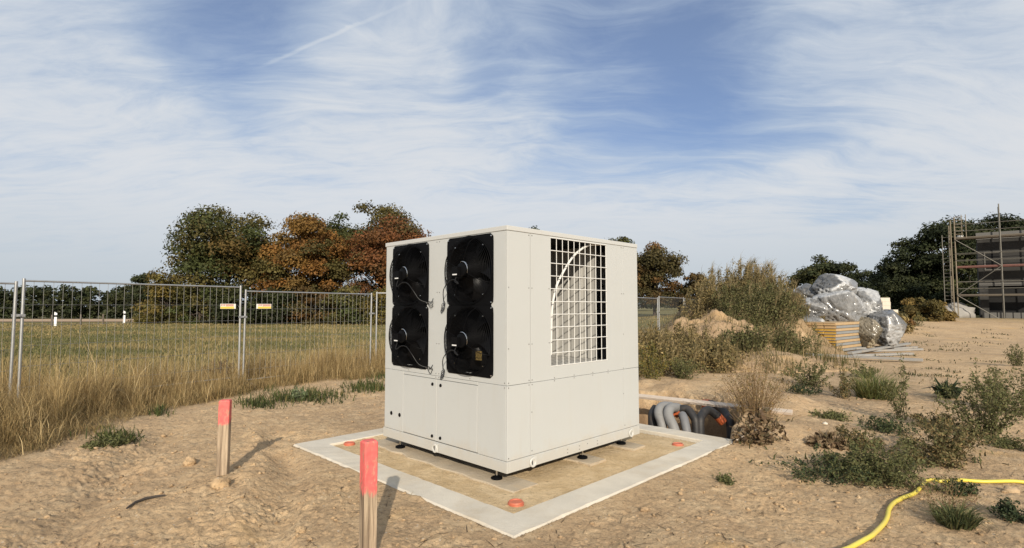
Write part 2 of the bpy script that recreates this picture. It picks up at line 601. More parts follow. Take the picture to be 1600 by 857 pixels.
def soil_mat():
    m, t, b = new_mat('sandy_soil')
    geo = t.node('ShaderNodeNewGeometry').outputs['Position']
    a = t.node('ShaderNodeAttribute', attribute_name='tint')
    sp = t.node('ShaderNodeSeparateColor')
    t.l.new(a.outputs[0], sp.inputs[0])
    grass_f, field_f, dark_f = sp.outputs[0], sp.outputs[1], sp.outputs[2]
    n1 = t.noise(geo, 0.55, 5, 0.6)
    n2 = t.noise(geo, 3.2, 6, 0.65, 0.3)
    n3 = t.noise(geo, 19.0, 6, 0.7)
    n5 = t.noise(geo, 52.0, 4, 0.7)
    c = t.mix(t.ramp(n1, 0.34, 0.66), (0.475, 0.330, 0.192), (0.585, 0.405, 0.228))
    c = t.mix(t.ramp(n2, 0.45, 0.75, 0, 0.65), c, (0.66, 0.50, 0.305))
    c = t.mix(t.ramp(n2, 0.52, 0.30, 0, 0.60), c, (0.40, 0.275, 0.16))
    c = t.mix(t.ramp(n3, 0.53, 0.63, 0, 0.70), c, (0.25, 0.175, 0.106))  # dark specks paint clod shadows into the colour, along with dark debris
    n6 = t.noise(geo, 10.5, 5, 0.62, 0.5)
    c = t.mix(t.ramp(n6, 0.56, 0.66, 0, 0.55), c, (0.31, 0.222, 0.138))
    c = t.mix(t.ramp(n6, 0.42, 0.34, 0, 0.45), c, (0.63, 0.475, 0.295))
    big = t.noise(geo, 0.22, 3, 0.5, 0.8)
    c = t.mix(t.ramp(big, 0.45, 0.62, 0, 0.45), c, t.mix(1.0, c, (0.80, 0.80, 0.84), 'MULTIPLY'))
    c = t.mix(t.ramp(n5, 0.56, 0.65, 0, 0.65), c, (0.20, 0.145, 0.092))  # finer dark specks, more painted crumb shadow and debris
    c = t.mix(t.ramp(n5, 0.40, 0.30, 0, 0.5), c, (0.66, 0.51, 0.33))
    c = t.mix(t.ramp(t.noise(geo, 0.9, 3, 0.5, 0.6), 0.60, 0.74, 0, 0.5), c, (0.60, 0.385, 0.165))
    deb = t.noise(t.mapping(geo, (7, 26, 10), (0, 0, R(25))), 1.0, 5, 0.7, 1.2)
    c = t.mix(t.math('MULTIPLY', t.ramp(deb, 0.62, 0.70, 0, 0.75), t.ramp(n1, 0.40, 0.62)), c, (0.13, 0.095, 0.062))
    deb2 = t.noise(t.mapping(geo, (34, 11, 10), (0, 0, R(-35))), 1.0, 5, 0.7, 1.0)
    c = t.mix(t.math('MULTIPLY', t.ramp(deb2, 0.63, 0.71, 0, 0.7), t.ramp(n1, 0.58, 0.38)), c, (0.15, 0.11, 0.07))
    peb = t.node('ShaderNodeTexVoronoi', feature='F1')
    peb.inputs['Scale'].default_value = 34.0
    t.put(peb.inputs['Vector'], geo)
    pc = t.node('ShaderNodeSeparateColor')
    t.l.new(peb.outputs['Color'], pc.inputs[0])
    c = t.mix(t.math('MULTIPLY', t.ramp(peb.outputs['Distance'], 0.32, 0.22), t.ramp(pc.outputs[0], 0.93, 0.95, 0, 0.7)), c, (0.56, 0.48, 0.37))
    fa = t.node('ShaderNodeAttribute', attribute_name='fill')
    sandy = t.mix(t.ramp(n2, 0.35, 0.7), (0.53, 0.385, 0.215), (0.69, 0.525, 0.32))
    sandy = t.mix(t.ramp(n3, 0.55, 0.68, 0, 0.6), sandy, (0.31, 0.225, 0.13))
    sandy = t.mix(t.ramp(n5, 0.58, 0.68, 0, 0.5), sandy, (0.26, 0.19, 0.11))
    c = t.mix(fa.outputs[2], c, sandy)
    c = t.mix(t.math('MULTIPLY', dark_f, 0.85), c, (0.21, 0.135, 0.078))  # third tint channel mixes in dark brown
    g1 = t.noise(geo, 1.4, 5, 0.6)
    litter = t.mix(g1, (0.11, 0.083, 0.045), (0.24, 0.175, 0.090))
    c = t.mix(grass_f, c, litter)
    fl = t.noise(t.mapping(geo, (0.10, 0.35, 1)), 1.0, 5, 0.6)
    field = t.mix(fl, (0.115, 0.112, 0.042), (0.235, 0.19, 0.085))
    c = t.mix(field_f, c, field)
    t.put(b.inputs['Base Color'], c)
    b.inputs['Roughness'].default_value = 0.95
    b.inputs['Specular IOR Level'].default_value = 0.15
    bn = t.node('ShaderNodeBump')
    bn.inputs['Strength'].default_value = 0.9
    bn.inputs['Distance'].default_value = 0.036
    hgt = t.math('ADD', t.math('MULTIPLY', t.noise(geo, 14, 8, 0.76, 0.3), 0.8), t.math('MULTIPLY', t.noise(geo, 48, 5, 0.75), 0.36))
    t.put(bn.inputs['Height'], hgt)
    t.l.new(bn.outputs[0], b.inputs['Normal'])
    return m


M['soil'] = soil_mat()

# ------------------------------------------------------------------ layout constants
BOX = np.array([-0.047, 5.138])                # near corner of the unit on the ground
BX, BY = 2.265, 2.118                          # along right face, along left face
BZ0, BZ1 = 0.10, 2.422
RF = np.array([0.014, 3.97])                   # foundation ring corners
RL = np.array([-2.597, 6.564])
RR = np.array([2.758, 6.749])
RB = RL + RR - RF
E_R = (RR - RF) / np.linalg.norm(RR - RF)      # along front-right side
E_L = (RL - RF) / np.linalg.norm(RL - RF)      # along front-left side
LEN_R, LEN_L = np.linalg.norm(RR - RF), np.linalg.norm(RL - RF)
RW = 0.305


def ring_coords(x, y):
    """skew coordinates: a along front-right side, b along front-left side"""
    det = E_R[0] * E_L[1] - E_R[1] * E_L[0]
    dx, dy = x - RF[0], y - RF[1]
    a = (dx * E_L[1] - dy * E_L[0]) / det
    b = (E_R[0] * dy - E_R[1] * dx) / det
    return a, b


GB_Y = [-50, 0, 5.75, 6.67, 8.1, 9.8, 11.4, 13.0, 17.0, 20.5, 24.0, 34.0, 70.0, 400]
GB_X = [-7.0, -5.9, -5.45, -5.15, -5.55, -5.15, -4.55, -2.9, 2.9, 5.4, 7.4, 13.5, 45.0, 330]


def grass_s(x, y):
    """>0 on the grassy side of the dirt edge (towards the fence and field)"""
    return np.interp(y, GB_Y, GB_X) - x + 0.35 * fbm(x * 0.8, y * 0.8, 3)


FA, FB, FC = np.array([-7.42, 8.2]), np.array([-5.5, 11.15]), np.array([-3.62, 14.1])


def fence_s(x, y):
    d = (FC - FA) / np.linalg.norm(FC - FA)
    return -((x - FA[0]) * d[1] - (y - FA[1]) * d[0])     # >0 beyond the fence


def terrain(x, y, fine=True):
    x = np.asarray(x, float)
    y = np.asarray(y, float)
    r = np.hypot(x, y)
    a, b = ring_coords(x, y)
    inside = (sstep(-0.25, 0.05, a) * sstep(LEN_R + 0.25, LEN_R - 0.05, a) * sstep(-0.25, 0.05, b) * sstep(LEN_L + 0.25, LEN_L - 0.05, b))
    calm = 1 - 0.85 * inside
    z = 0.07 * fbm(x * 0.45, y * 0.45, 3) * calm * sstep(40, 12, r)
    # land falls gently away to the left distance, rises towards the building on the right
    z = z - 1.75 * sstep(58, 150, y) * sstep(40, 0, x)
    z = z + 0.80 * sstep(24, 40, y) * sstep(4, 16, x)
    gs = np.interp(y, GB_Y, GB_X) - x
    z = z + 0.06 * sstep(-0.3, 1.2, gs) * sstep(30, 14, y)
    if fine:
        near = sstep(22, 9, r)
        bare = sstep(0.6, -0.4, gs)
        cl = perlin(x * 2.3, y * 2.3)
        lump = np.abs(fbm(x * 3.1 + 5, y * 3.1, 4, 0.55))
        z = z + near * calm * (0.014 * cl + 0.024 * lump * (0.4 + 0.6 * bare))
        rough = sstep(-0.05, 0.35, perlin(x * 0.7 + 3.3, y * 0.7 + 8.1)) + 0.25
        z = z + near * calm * rough * 0.015 * (0.5 + 0.5 * sstep(0.5, -1.2, x)) * fbm(x * 9.3, y * 9.3, 4, 0.66)
        z = z + near * (0.6 + 0.4 * calm) * 0.0085 * fbm(x * 27, y * 27, 2, 0.65)
        bil = 0.7 * np.abs(perlin(x * 6.1 + 1.7, y * 6.1)) + 0.7 * np.abs(perlin(x * 14.3, y * 14.3 + 4.1)) + 0.5 * np.abs(perlin(x * 27.0, y * 27.0))
        z = z + near * calm * (0.25 + 0.75 * np.clip(rough, 0, 1)) * 0.056 * (0.36 + 0.64 * sstep(0.5, -1.2, x)) * (bil - 0.45) * (0.35 + 0.65 * bare)
        # wheel ruts / trampled furrows on the left
        u = x * 0.93 + y * 0.37 + 0.25 * perlin(x * 0.8, y * 0.8)
        rut = np.exp(-((u + 0.10) / 0.16) ** 2) + np.exp(-((u + 1.55) / 0.18) ** 2)
        z = z - 0.075 * rut * sstep(-0.5, -1.4, x) * sstep(8.5, 7.0, y) * near
        z = z + 0.06 * np.exp(-((u + 0.42) / 0.13) ** 2) * sstep(-0.9, -1.6, x) * sstep(8, 6.5, y) * (0.5 + perlin(x * 5, y * 5))
    # soil inside the ring: flat fill just below the concrete edge
    z = z - 0.012 * inside
    de = np.minimum(np.minimum(np.abs(a), np.abs(a - LEN_R)), np.minimum(np.abs(b), np.abs(b - LEN_L)))
    di = np.minimum(np.minimum(np.abs(a - RW), np.abs(a - LEN_R + RW)), np.minimum(np.abs(b - RW), np.abs(b - LEN_L + RW)))
    onr = (a > -0.4) & (a < LEN_R + 0.1) & (b > -0.4) & (b < LEN_L + 0.4)
    spill = sstep(0.05, 0.55, perlin(x * 1.9 + 6.1, y * 1.9) + 0.25 * perlin(x * 7.1, y * 7.1))
    outer_ = onr & ((a < 0) | (b < 0) | (b > LEN_L))
    wgt = np.exp(-(de / 0.16) ** 2) * outer_
    z = z * (1 - 0.85 * wgt) + 0.85 * wgt * (0.009 + 0.006 * perlin(x * 9, y * 9))
    z = z + onr * spill * (0.030 * np.exp(-(de / 0.05) ** 2) + 0.018 * np.exp(-(di / 0.05) ** 2))
    # pipe pit behind the right rear side of the ring
    bb = b
    aa = a - LEN_R
    wob = 0.12 * fbm(x * 2.2, y * 2.2, 3)
    pit = sstep(-0.35, -0.30, aa) * sstep(2.55 + wob, 2.25 + wob, aa) * sstep(0.06 + wob * 0.5 + 0.36 * np.maximum(aa, 0), 0.20 + wob * 0.5 + 0.36 * np.maximum(aa, 0), bb) * sstep(3.6, 3.2, bb)
    z = z - 0.75 * pit
    berm = np.exp(-((aa - 3.0) / 0.55) ** 2) * sstep(-0.2, 0.5, bb) * sstep(4.2, 3.0, bb)
    z = z + 0.20 * berm * (0.8 + 0.8 * perlin(x * 1.7, y * 1.7)) * (1 - pit)
    # crumbled shoulder right of the pit
    sh = np.exp(-((bb + 0.25) / 0.35) ** 2) * np.exp(-((aa - 0.9) / 0.8) ** 2)
    z = z + 0.10 * sh
    return z


def tz(x, y):
    return float(terrain(np.array([x]), np.array([y]))[0])


def gt(px, py):
    """ground point (on the terrain) seen at a photo pixel"""
    z = 0.0
    for _ in range(6):
        p = gp(px, py, z)
        z = float(terrain(np.array([p[0]]), np.array([p[1]]), fine=False)[0])
    p = gp(px, py, z)
    p[2] = tz(p[0], p[1])
    return p


# ------------------------------------------------------------------ ground sheet
def build_ground():
    core = np.linspace(-50, 50, 760)
    side = np.concatenate([np.linspace(50, 180, 46)[1:], np.linspace(-180, -50, 46)[1:-1]])
    ang = np.concatenate([core, side])
    na = len(ang)
    rad = np.concatenate([[0.01, 0.5, 1.0, 1.6, 2.2], np.geomspace(2.7, 13.0, 430), np.geomspace(13.0, 60, 110)[1:], np.geomspace(60, 4500, 42)[1:]])
    nr = len(rad)
    A, Rd = np.meshgrid(np.radians(ang), rad, indexing='xy')
    X = Rd * np.sin(A)
    Y = Rd * np.cos(A)
    Z = terrain(X, Y)
    V = np.stack([X.ravel(), Y.ravel(), Z.ravel()], 1)
    i = np.arange(nr - 1)[:, None]
    j = np.arange(na)[None, :]
    j2 = (j + 1) % na
    q = np.stack([i * na + j, i * na + j2, (i + 1) * na + j2, (i + 1) * na + j], -1).reshape(-1, 4)[:, ::-1]
    x, y = V[:, 0], V[:, 1]
    gs = grass_s(x, y)
    fs = fence_s(x, y)
    gr = sstep(-0.15, 0.5, gs) * 0.95
    fld = sstep(0.2, 2.2, fs) * sstep(0.2, 1.5, gs)
    # far right beyond the site
    fld = np.maximum(fld, sstep(45, 60, np.hypot(x, y)))
    a, b = ring_coords(x, y)
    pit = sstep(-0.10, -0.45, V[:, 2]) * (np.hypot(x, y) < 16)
    pit_dark = np.clip(pit, 0, 1)  # soil turns darker with depth in the pit
    cols = np.stack([gr, fld, pit_dark], 1)
    me = tri_mesh('ground', V, q, cols, smooth=True)
    fill = np.maximum(sstep(0.0, 0.1, a) * sstep(LEN_R, LEN_R - 0.1, a) * sstep(0.0, 0.1, b) * sstep(LEN_L, LEN_L - 0.1, b), 0)
    at_ = me.attributes.new('fill', 'FLOAT', 'POINT')
    at_.data.foreach_set('value', fill.astype(np.float32))
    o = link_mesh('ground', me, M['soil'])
    set_props(o, kind='structure')
    return o


build_ground()


# ------------------------------------------------------------------ vegetation generators
def basis_from(n):
    n = n / (np.linalg.norm(n, axis=1, keepdims=True) + 1e-9)
    ref = np.where(np.abs(n[:, 2:3]) < 0.9, np.array([[0, 0, 1.0]]), np.array([[1.0, 0, 0]]))
    u = np.cross(n, ref)
    u /= np.linalg.norm(u, axis=1, keepdims=True) + 1e-9
    v = np.cross(n, u)
    return u, v, n


def leaves(pos, nrm, size, aspect, cols, rs):
    """diamond leaves, 2 tris each, gently folded"""
    n = len(pos)
    u, v, w_ = basis_from(nrm)
    th = rs.random(n) * 2 * np.pi
    c, s = np.cos(th)[:, None], np.sin(th)[:, None]
    du = u * c + v * s
    dv = -u * s + v * c
    L = size[:, None]
    W = (size * aspect)[:, None]
    p0 = pos - du * L * 0.5
    p1 = pos + dv * W * 0.5 + w_ * L * 0.10
    p2 = pos + du * L * 0.5
    p3 = pos - dv * W * 0.5 + w_ * L * 0.10
    V = np.stack([p0, p1, p2, p3], 1).reshape(-1, 3)
    b = np.arange(n) * 4
    T = np.concatenate([np.stack([b, b + 1, b + 2], 1), np.stack([b, b + 2, b + 3], 1)])
    C = np.repeat(cols, 4, axis=0)
    return V, T, C


def blades(pos, h, az, lean, width, cols, rs, curl=0.4, maxb=2.4):
    """grass blades: 5 verts, 3 tris"""
    n = len(pos)
    d = np.stack([np.cos(az), np.sin(az), np.zeros(n)], 1)
    f = rs.random(n) * 2 * np.pi
    s = np.stack([np.cos(f), np.sin(f), np.zeros(n)], 1) * (width * 0.5)[:, None]
    up = np.array([[0, 0, 1.0]])
    m = pos + up * (h * 0.55 * np.cos(lean * 0.6))[:, None] + d * (h * 0.55 * np.sin(lean * 0.6))[:, None]
    t = m + up * (h * 0.5 * np.cos(np.minimum(lean * (1 + curl) + 0.1, maxb)))[:, None] + d * (h * 0.5 * np.sin(np.minimum(lean * (1 + curl) + 0.1, maxb)))[:, None]
    V = np.stack([pos - s, pos + s, m - s * 0.8, m + s * 0.8, t], 1).reshape(-1, 3)
    b = np.arange(n) * 5
    T = np.concatenate([np.stack([b, b + 1, b + 3], 1), np.stack([b, b + 3, b + 2], 1), np.stack([b + 2, b + 3, b + 4], 1)])
    C = np.repeat(cols, 5, axis=0)
    return V, T, C


def merge(parts):
    Vs, Ts, Cs = [], [], []
    o = 0
    for V, T, C in parts:
        Vs.append(V)
        Ts.append(T + o)
        Cs.append(C)
        o += len(V)
    return np.vstack(Vs), np.vstack(Ts), np.vstack(Cs)


def palette(rs, n, cols, jit=0.25, wts=None):
    cols = np.array(cols)
    i = rs.choice(len(cols), n, p=wts)
    k = 1 + (rs.random((n, 1)) - 0.5) * 2 * jit
    return np.clip(cols[i] * k, 0, 1)


def crown_clumps(rs, c, rx, ry, rz, n, cr):
    out = []
    for i in range(n):
        d = rs.normal(size=3)
        d /= np.linalg.norm(d)
        k = rs.uniform(0.15, 1.0) ** 0.5
        r = cr * rs.uniform(0.6, 1.25)
        fl = 1.0
        if d[2] < 0:
            hyp = math.hypot(d[0], d[1])
            fl = 1 + 0.75 * (1 / max(hyp, 0.45) - 1)
        out.append((np.array([c[0] + d[0] * k * fl * (rx - r * 0.55), c[1] + d[1] * k * fl * (ry - r * 0.55), c[2] + d[2] * k * (rz - r * 0.55)]), r))
    return out


def crown_mesh(name, rs, clumps, n, size, cols, wts=None, jit=0.3, up=0.25):
    cc = np.array([c for c, r in clumps])
    cr = np.array([r for c, r in clumps])
    w_ = cr ** 2
    i = rs.choice(len(clumps), n, p=w_ / w_.sum())
    d = rs.normal(size=(n, 3))
    d /= np.linalg.norm(d, axis=1, keepdims=True)
    d[:, 2] = np.where(d[:, 2] < -0.3, -d[:, 2] * 0.7, d[:, 2])
    k = rs.random(n) ** 0.38 * (1 + 0.10 * rs.normal(size=n).clip(-1, 2))
    pos = cc[i] + d * (cr[i] * k)[:, None] * np.array([1, 1, 0.85])
    nr = d + rs.normal(size=(n, 3)) * 0.55 + np.array([0, 0, up])
    ct = rs.choice(len(cols), len(clumps), p=wts)
    base = np.array(cols)[ct]
    bright = rs.uniform(0.72, 1.28, len(clumps))
    cl = base[i] * 1.22 * bright[i][:, None] * (1 + (rs.random((n, 1)) - 0.5) * 2 * jit)
    sz = size * rs.uniform(0.6, 1.35, n)
    V, T, C = leaves(pos, nr, sz, rs.uniform(0.5, 0.85, n), np.clip(cl, 0.002, 1), rs)
    return tri_mesh(name, V, T, C)


def tree(name, label, cat, base, height, rx, ry, crown_lo, n, size, cols, seed, wts=None, nclump=46, group=None, cr=None, trunk_r=0.22, shape_shift=0.0):
    rs = np.random.default_rng(seed)
    base = np.array(base, float)
    root = empty(name, base, 0, label, cat, group)
    rz = (height - crown_lo) / 2
    c = np.array([0, 0, crown_lo + rz])
    cr = cr or 0.34 * min(rx, rz)
    cl = crown_clumps(rs, c, rx, ry, rz, int(nclump * 1.5), cr)
    if cat == 'bush':
        cl = [(q_, r_) for (q_, r_) in cl if q_[2] > -0.2] or cl
    mb = MB()
    tips = rs.choice(len(cl), min(14, len(cl)), replace=False)
    fork = np.array([0, 0, crown_lo + rz * 0.25])
    tl = max(crown_lo, 0.3)
    fork = np.array([0, 0, max(fork[2], tl + 0.2)])
    mb.tube([(0, 0, -0.3), (0.05, 0, tl * 0.5), tuple(fork), (0.1, 0.05, max(crown_lo + rz * 1.2, fork[2] + 0.3))], [trunk_r, trunk_r * 0.8, trunk_r * 0.62, trunk_r * 0.25], 7)
    for k in tips:
        t = cl[k][0]
        f0 = np.array([0, 0, tl * 0.75 + rz * rs.uniform(0.0, 0.6)])
        mid = f0 * 0.5 + t * 0.5 + rs.normal(size=3) * 0.1 * rx + np.array([0, 0, 0.05 * height])
        mb.tube([f0, mid, t], [trunk_r * 0.42, trunk_r * 0.25, trunk_r * 0.08], 5, caps=False)
    mb.build('trunk', M['bark'], root, smooth=True)
    link_mesh('crown', crown_mesh('crown', rs, cl, int(n * 1.9), size * 0.74, cols, wts), M['leaf'], root)
    return root


# ------------------------------------------------------------------ trees and hedges far behind
GREEN = [(0.050, 0.058, 0.018), (0.070, 0.066, 0.020), (0.085, 0.070, 0.022)]
DKGREEN = [(0.030, 0.036, 0.014), (0.040, 0.044, 0.016), (0.024, 0.030, 0.012)]
OLIVE = [(0.095, 0.080, 0.022), (0.12, 0.088, 0.022), (0.075, 0.068, 0.020)]
ORANGE = [(0.165, 0.092, 0.024), (0.13, 0.080, 0.024), (0.085, 0.070, 0.022), (0.155, 0.074, 0.019)]
RUST = [(0.13, 0.052, 0.019), (0.105, 0.052, 0.020), (0.075, 0.055, 0.021), (0.14, 0.064, 0.021)]
BROWN = [(0.105, 0.058, 0.020), (0.085, 0.055, 0.020), (0.060, 0.048, 0.018)]

wood_group = 'trees along the far edge of the field'


def tree_px(name, label, cat, px, top, depth, rpx, lo_px, n, size, cols, seed, ry=None, base_z=None, group=None, **kw):
    p = at(px, 479, depth)
    bz = float(terrain(np.array([p[0]]), np.array([depth]), False)[0]) if base_z is None else base_z
    ztop = at(px, top, depth)[2]
    zlo = at(px, lo_px, depth)[2]
    rx = rpx / FPX * depth * 1.16
    lo = -0.35 * (ztop - bz) if cat == 'bush' else max(zlo - bz, 0.3)
    return tree(name, label, cat, (p[0], depth, bz - 0.05), ztop - bz, rx, ry or rx, lo, n, size, cols, seed, group=group, **kw)


tree_px('oak_tree', 'large dark green tree at the left end of the tree group', 'tree', 356, 320, 55, 86, 488, 22000, 0.34, GREEN + [(0.115, 0.075, 0.022)], 11, wts=[.4, .3, .2, .1], nclump=70, group=wood_group)
tree_px('maple_tree', 'orange brown autumn tree right of the large dark green tree', 'tree', 472, 330, 53, 58, 490, 14000, 0.32, ORANGE, 12, nclump=50, group=wood_group)
tree_px('oak_tree', 'green treetop rising behind the orange brown tree', 'tree', 497, 320, 60, 54, 470, 9000, 0.36, GREEN, 13, nclump=34, group=wood_group)
tree_px('maple_tree', 'rust red autumn tree left of the white unit', 'tree', 606, 338, 56, 72, 492, 13000, 0.34, RUST, 14, wts=[.35, .25, .15, .25], nclump=60, group=wood_group)
tree_px('oak_tree', 'green treetop rising behind the rust red tree', 'tree', 594, 313, 62, 62, 460, 10000, 0.38, GREEN, 15, nclump=38, group=wood_group)
tree_px('hawthorn_bush', 'olive yellow bush at the foot of the large dark green tree, left side', 'bush', 262, 420, 53, 42, 503, 6000, 0.28, OLIVE, 16, nclump=36, group=wood_group)
tree_px('oak_tree', 'small dark tree clump on the horizon left of the olive bush', 'tree', 226, 422, 88, 26, 492, 3500, 0.45, DKGREEN, 17, nclump=22, group=wood_group)
tree_px('oak_tree', 'tree whose thin tip just shows above the unit lid', 'tree', 836, 346, 70, 30, 470, 2500, 0.42, GREEN, 18, nclump=26, group=wood_group)
tree_px('oak_tree', 'green treetop behind the right rear corner of the unit', 'tree', 962, 358, 64, 40, 470, 7000, 0.38, GREEN, 19, nclump=30, group=wood_group)
tree_px('beech_tree', 'rounded brown tree just right of the unit', 'tree', 1022, 377, 52, 44, 498, 9500, 0.30, BROWN + [(0.06, 0.05, 0.018)], 20, nclump=48, group=wood_group)
tree_px('hazel_bush', 'low brown bush between the rounded brown tree and the overgrown mound', 'bush', 1083, 420, 50, 30, 500, 5000, 0.28, BROWN, 21, nclump=28, group=wood_group)
tree_px('oak_tree', 'dark green tree behind the mound and the foil bags', 'tree', 1286, 394, 72, 46, 480, 7000, 0.42, DKGREEN + [(0.055, 0.055, 0.02)], 22, nclump=36, group='dark trees at the right')
for k, (px, top, dpt, r, nn, lab) in enumerate((
        (1350, 415, 68, 34, 5000, 'low dark tree above the right half of the foil bags'),
        (1394, 420, 62, 30, 5000, 'low dark tree beside the pale block stack'),
        (1432, 368, 56, 42, 9000, 'dark tree stepping up towards the scaffold'),
        (1492, 338, 54, 54, 12000, 'tall dark tree behind the scaffold ladder'),
        (1560, 322, 57, 52, 11000, 'tall dark tree behind the scaffolded building'),
        (1622, 314, 58, 50, 9000, 'tall dark tree cut by the right picture edge'))):
    tree_px('oak_tree', lab, 'tree', px, top, dpt, r, 494, nn, 0.34, DKGREEN, 30 + k, nclump=46, group='dark trees at the right')

# undergrowth under the tree group
for k, (px, top, dpt, r, lab, cols) in enumerate((
        (312, 440, 51.5, 46, 'dark shrub under the large dark green tree, left of its middle', GREEN),
        (374, 436, 51.0, 46, 'dark shrub behind the joint of the signed fence panels', DKGREEN),
        (436, 440, 51.0, 44, 'dark shrub under the orange brown tree, left side', DKGREEN),
        (494, 440, 50.5, 44, 'brownish shrub under the orange brown tree, right side', BROWN),
        (548, 440, 50.0, 44, 'olive shrub under the rust red tree', GREEN),
        (604, 444, 50.0, 44, 'shrub beside the left edge of the unit', OLIVE),
        (340, 430, 60.0, 60, 'dark bush deep behind the large dark green tree', DKGREEN),
        (455, 428, 60.0, 60, 'dark bush deep behind the orange brown tree', DKGREEN),
        (560, 428, 60.0, 60, 'dark bush deep behind the rust red tree', DKGREEN))):
    tree_px('undergrowth_shrub', lab, 'bush', px, top, dpt, r, 508, 4200, 0.28, cols, 50 + k, nclump=34, group='undergrowth below the trees', trunk_r=0.08)
for k, (px, top, dpt, r, lab) in enumerate((
        (1336, 436, 56, 34, 'dark shrub above the right shoulder of the foil bags'),
        (1384, 438, 55, 36, 'dark shrub behind the pale block stack'),
        (1432, 436, 54, 36, 'dark shrub behind the olive yellow bush'),
        (1482, 430, 53, 38, 'dark shrub behind the scaffold ladder'),
        (1530, 430, 56, 40, 'dark shrub behind the shell building'),
        (1262, 446, 58, 40, 'dark shrub behind the left side of the foil bags'))):
    tree_px('undergrowth_shrub', lab, 'bush', px, top, dpt, r, 502, 4200, 0.30, DKGREEN, 150 + k, nclump=34, group='dark undergrowth at the right', trunk_r=0.08)


def far_wood():
    rs = np.random.default_rng(77)
    cl = []
    for px in np.arange(-260, 300, 7.0):
        d = 150 + rs.uniform(-6, 6)
        top = 449 + rs.uniform(-3, 4)
        p = at(px, top, d)
        b = float(terrain(np.array([p[0]]), np.array([d]), False)[0])
        for z in np.arange(b + 0.6, p[2] - 0.9, 1.2):
            cl.append((np.array([p[0] + rs.uniform(-1, 1), d + rs.uniform(-2, 2), z]), rs.uniform(1.2, 1.9)))
    for px in np.arange(600, 1500, 9.0):
        d = 130 + rs.uniform(-6, 6)
        top = 458 + rs.uniform(-5, 6)
        p = at(px, top, d)
        b = float(terrain(np.array([p[0]]), np.array([d]), False)[0])
        for z in np.arange(b + 1.0, p[2] - 0.6, 1.5):
            cl.append((np.array([p[0] + rs.uniform(-1, 1), d + rs.uniform(-2, 2), z]), rs.uniform(1.3, 2.1)))
    o = link_mesh('distant_wood', crown_mesh('distant_wood', rs, cl, 60000, 0.75, DKGREEN + [(0.04, 0.045, 0.02)]), M['leaf'])
    set_props(o, 'dark distant wood along the horizon beyond the fields', 'wood', kind='stuff')


far_wood()


# stubble strip on the far field (pale brown band below the wood)
def stubble():
    V, Q = [], []
    ys = [57.0, 64.0, 75.0, 90.0, 112.0, 138.0]
    fr_ = np.linspace(-1.25, -0.69, 30)
    for f_ in fr_:
        for y in ys:
            x = f_ * y
            V.append((x, y, float(terrain(np.array([x]), np.array([y]), False)[0]) + 0.06))
    n = len(ys)
    for i in range(len(fr_) - 1):
        for j in range(n - 1):
            Q.append((i * n + j, i * n + n + j, i * n + n + 1 + j, i * n + 1 + j))
    me = bpy.data.meshes.new('stubble_field')
    me.from_pydata(V, [], Q)
    o = link_mesh('stubble_field', me, simple('stubble', (0.40, 0.27, 0.155), 0.95, var=0.2, scale=0.2))
    set_props(o, kind='structure')


stubble()


# ------------------------------------------------------------------ grasses
def field_grass():
    rs = np.random.default_rng(101)
    n = 110000
    # sample with density falling with distance
    u = rs.random(n)
    y = 8.0 * (52.0 / 8.0) ** (u ** 0.85)
    x = rs.uniform(-1.05, 0.55, n) * y
    keep = (fence_s(x, y) > 0.6) & (grass_s(x, y) > 0.6)
    x, y = x[keep], y[keep]
    n = len(x)
    z = terrain(x, y)
    patch = fbm(x * 0.13 + y * 0.05, y * 0.30, 4, 0.62)
    h = rs.uniform(0.06, 0.16, n) * (1 + 0.7 * patch)
    green = palette(rs, n, [(0.125, 0.128, 0.046), (0.16, 0.150, 0.058), (0.105, 0.110, 0.040)], 0.25)
    straw = palette(rs, n, [(0.38, 0.29, 0.135), (0.29, 0.22, 0.10), (0.25, 0.20, 0.088)], 0.25)
    f = sstep(-0.20, 0.30, patch + rs.normal(size=n) * 0.20 + 0.25 * sstep(34, 46, y))[:, None] * 0.92
    c = green * (1 - f) + straw * f
    w_ = 0.008 + 0.0011 * y
    V, T, C = blades(np.stack([x, y, z - 0.01], 1), h, rs.random(n) * 6.28, np.abs(rs.normal(size=n)) * 0.45, w_, c, rs)
    o = link_mesh('field_grass', tri_mesh('field_grass', V, T, C), M['straw'])
    set_props(o, 'short green and yellowed grass on the field beyond the fence', 'grass', kind='stuff')


field_grass()

STRAW = [(0.46, 0.335, 0.155), (0.39, 0.275, 0.122), (0.54, 0.41, 0.215), (0.30, 0.205, 0.09)]


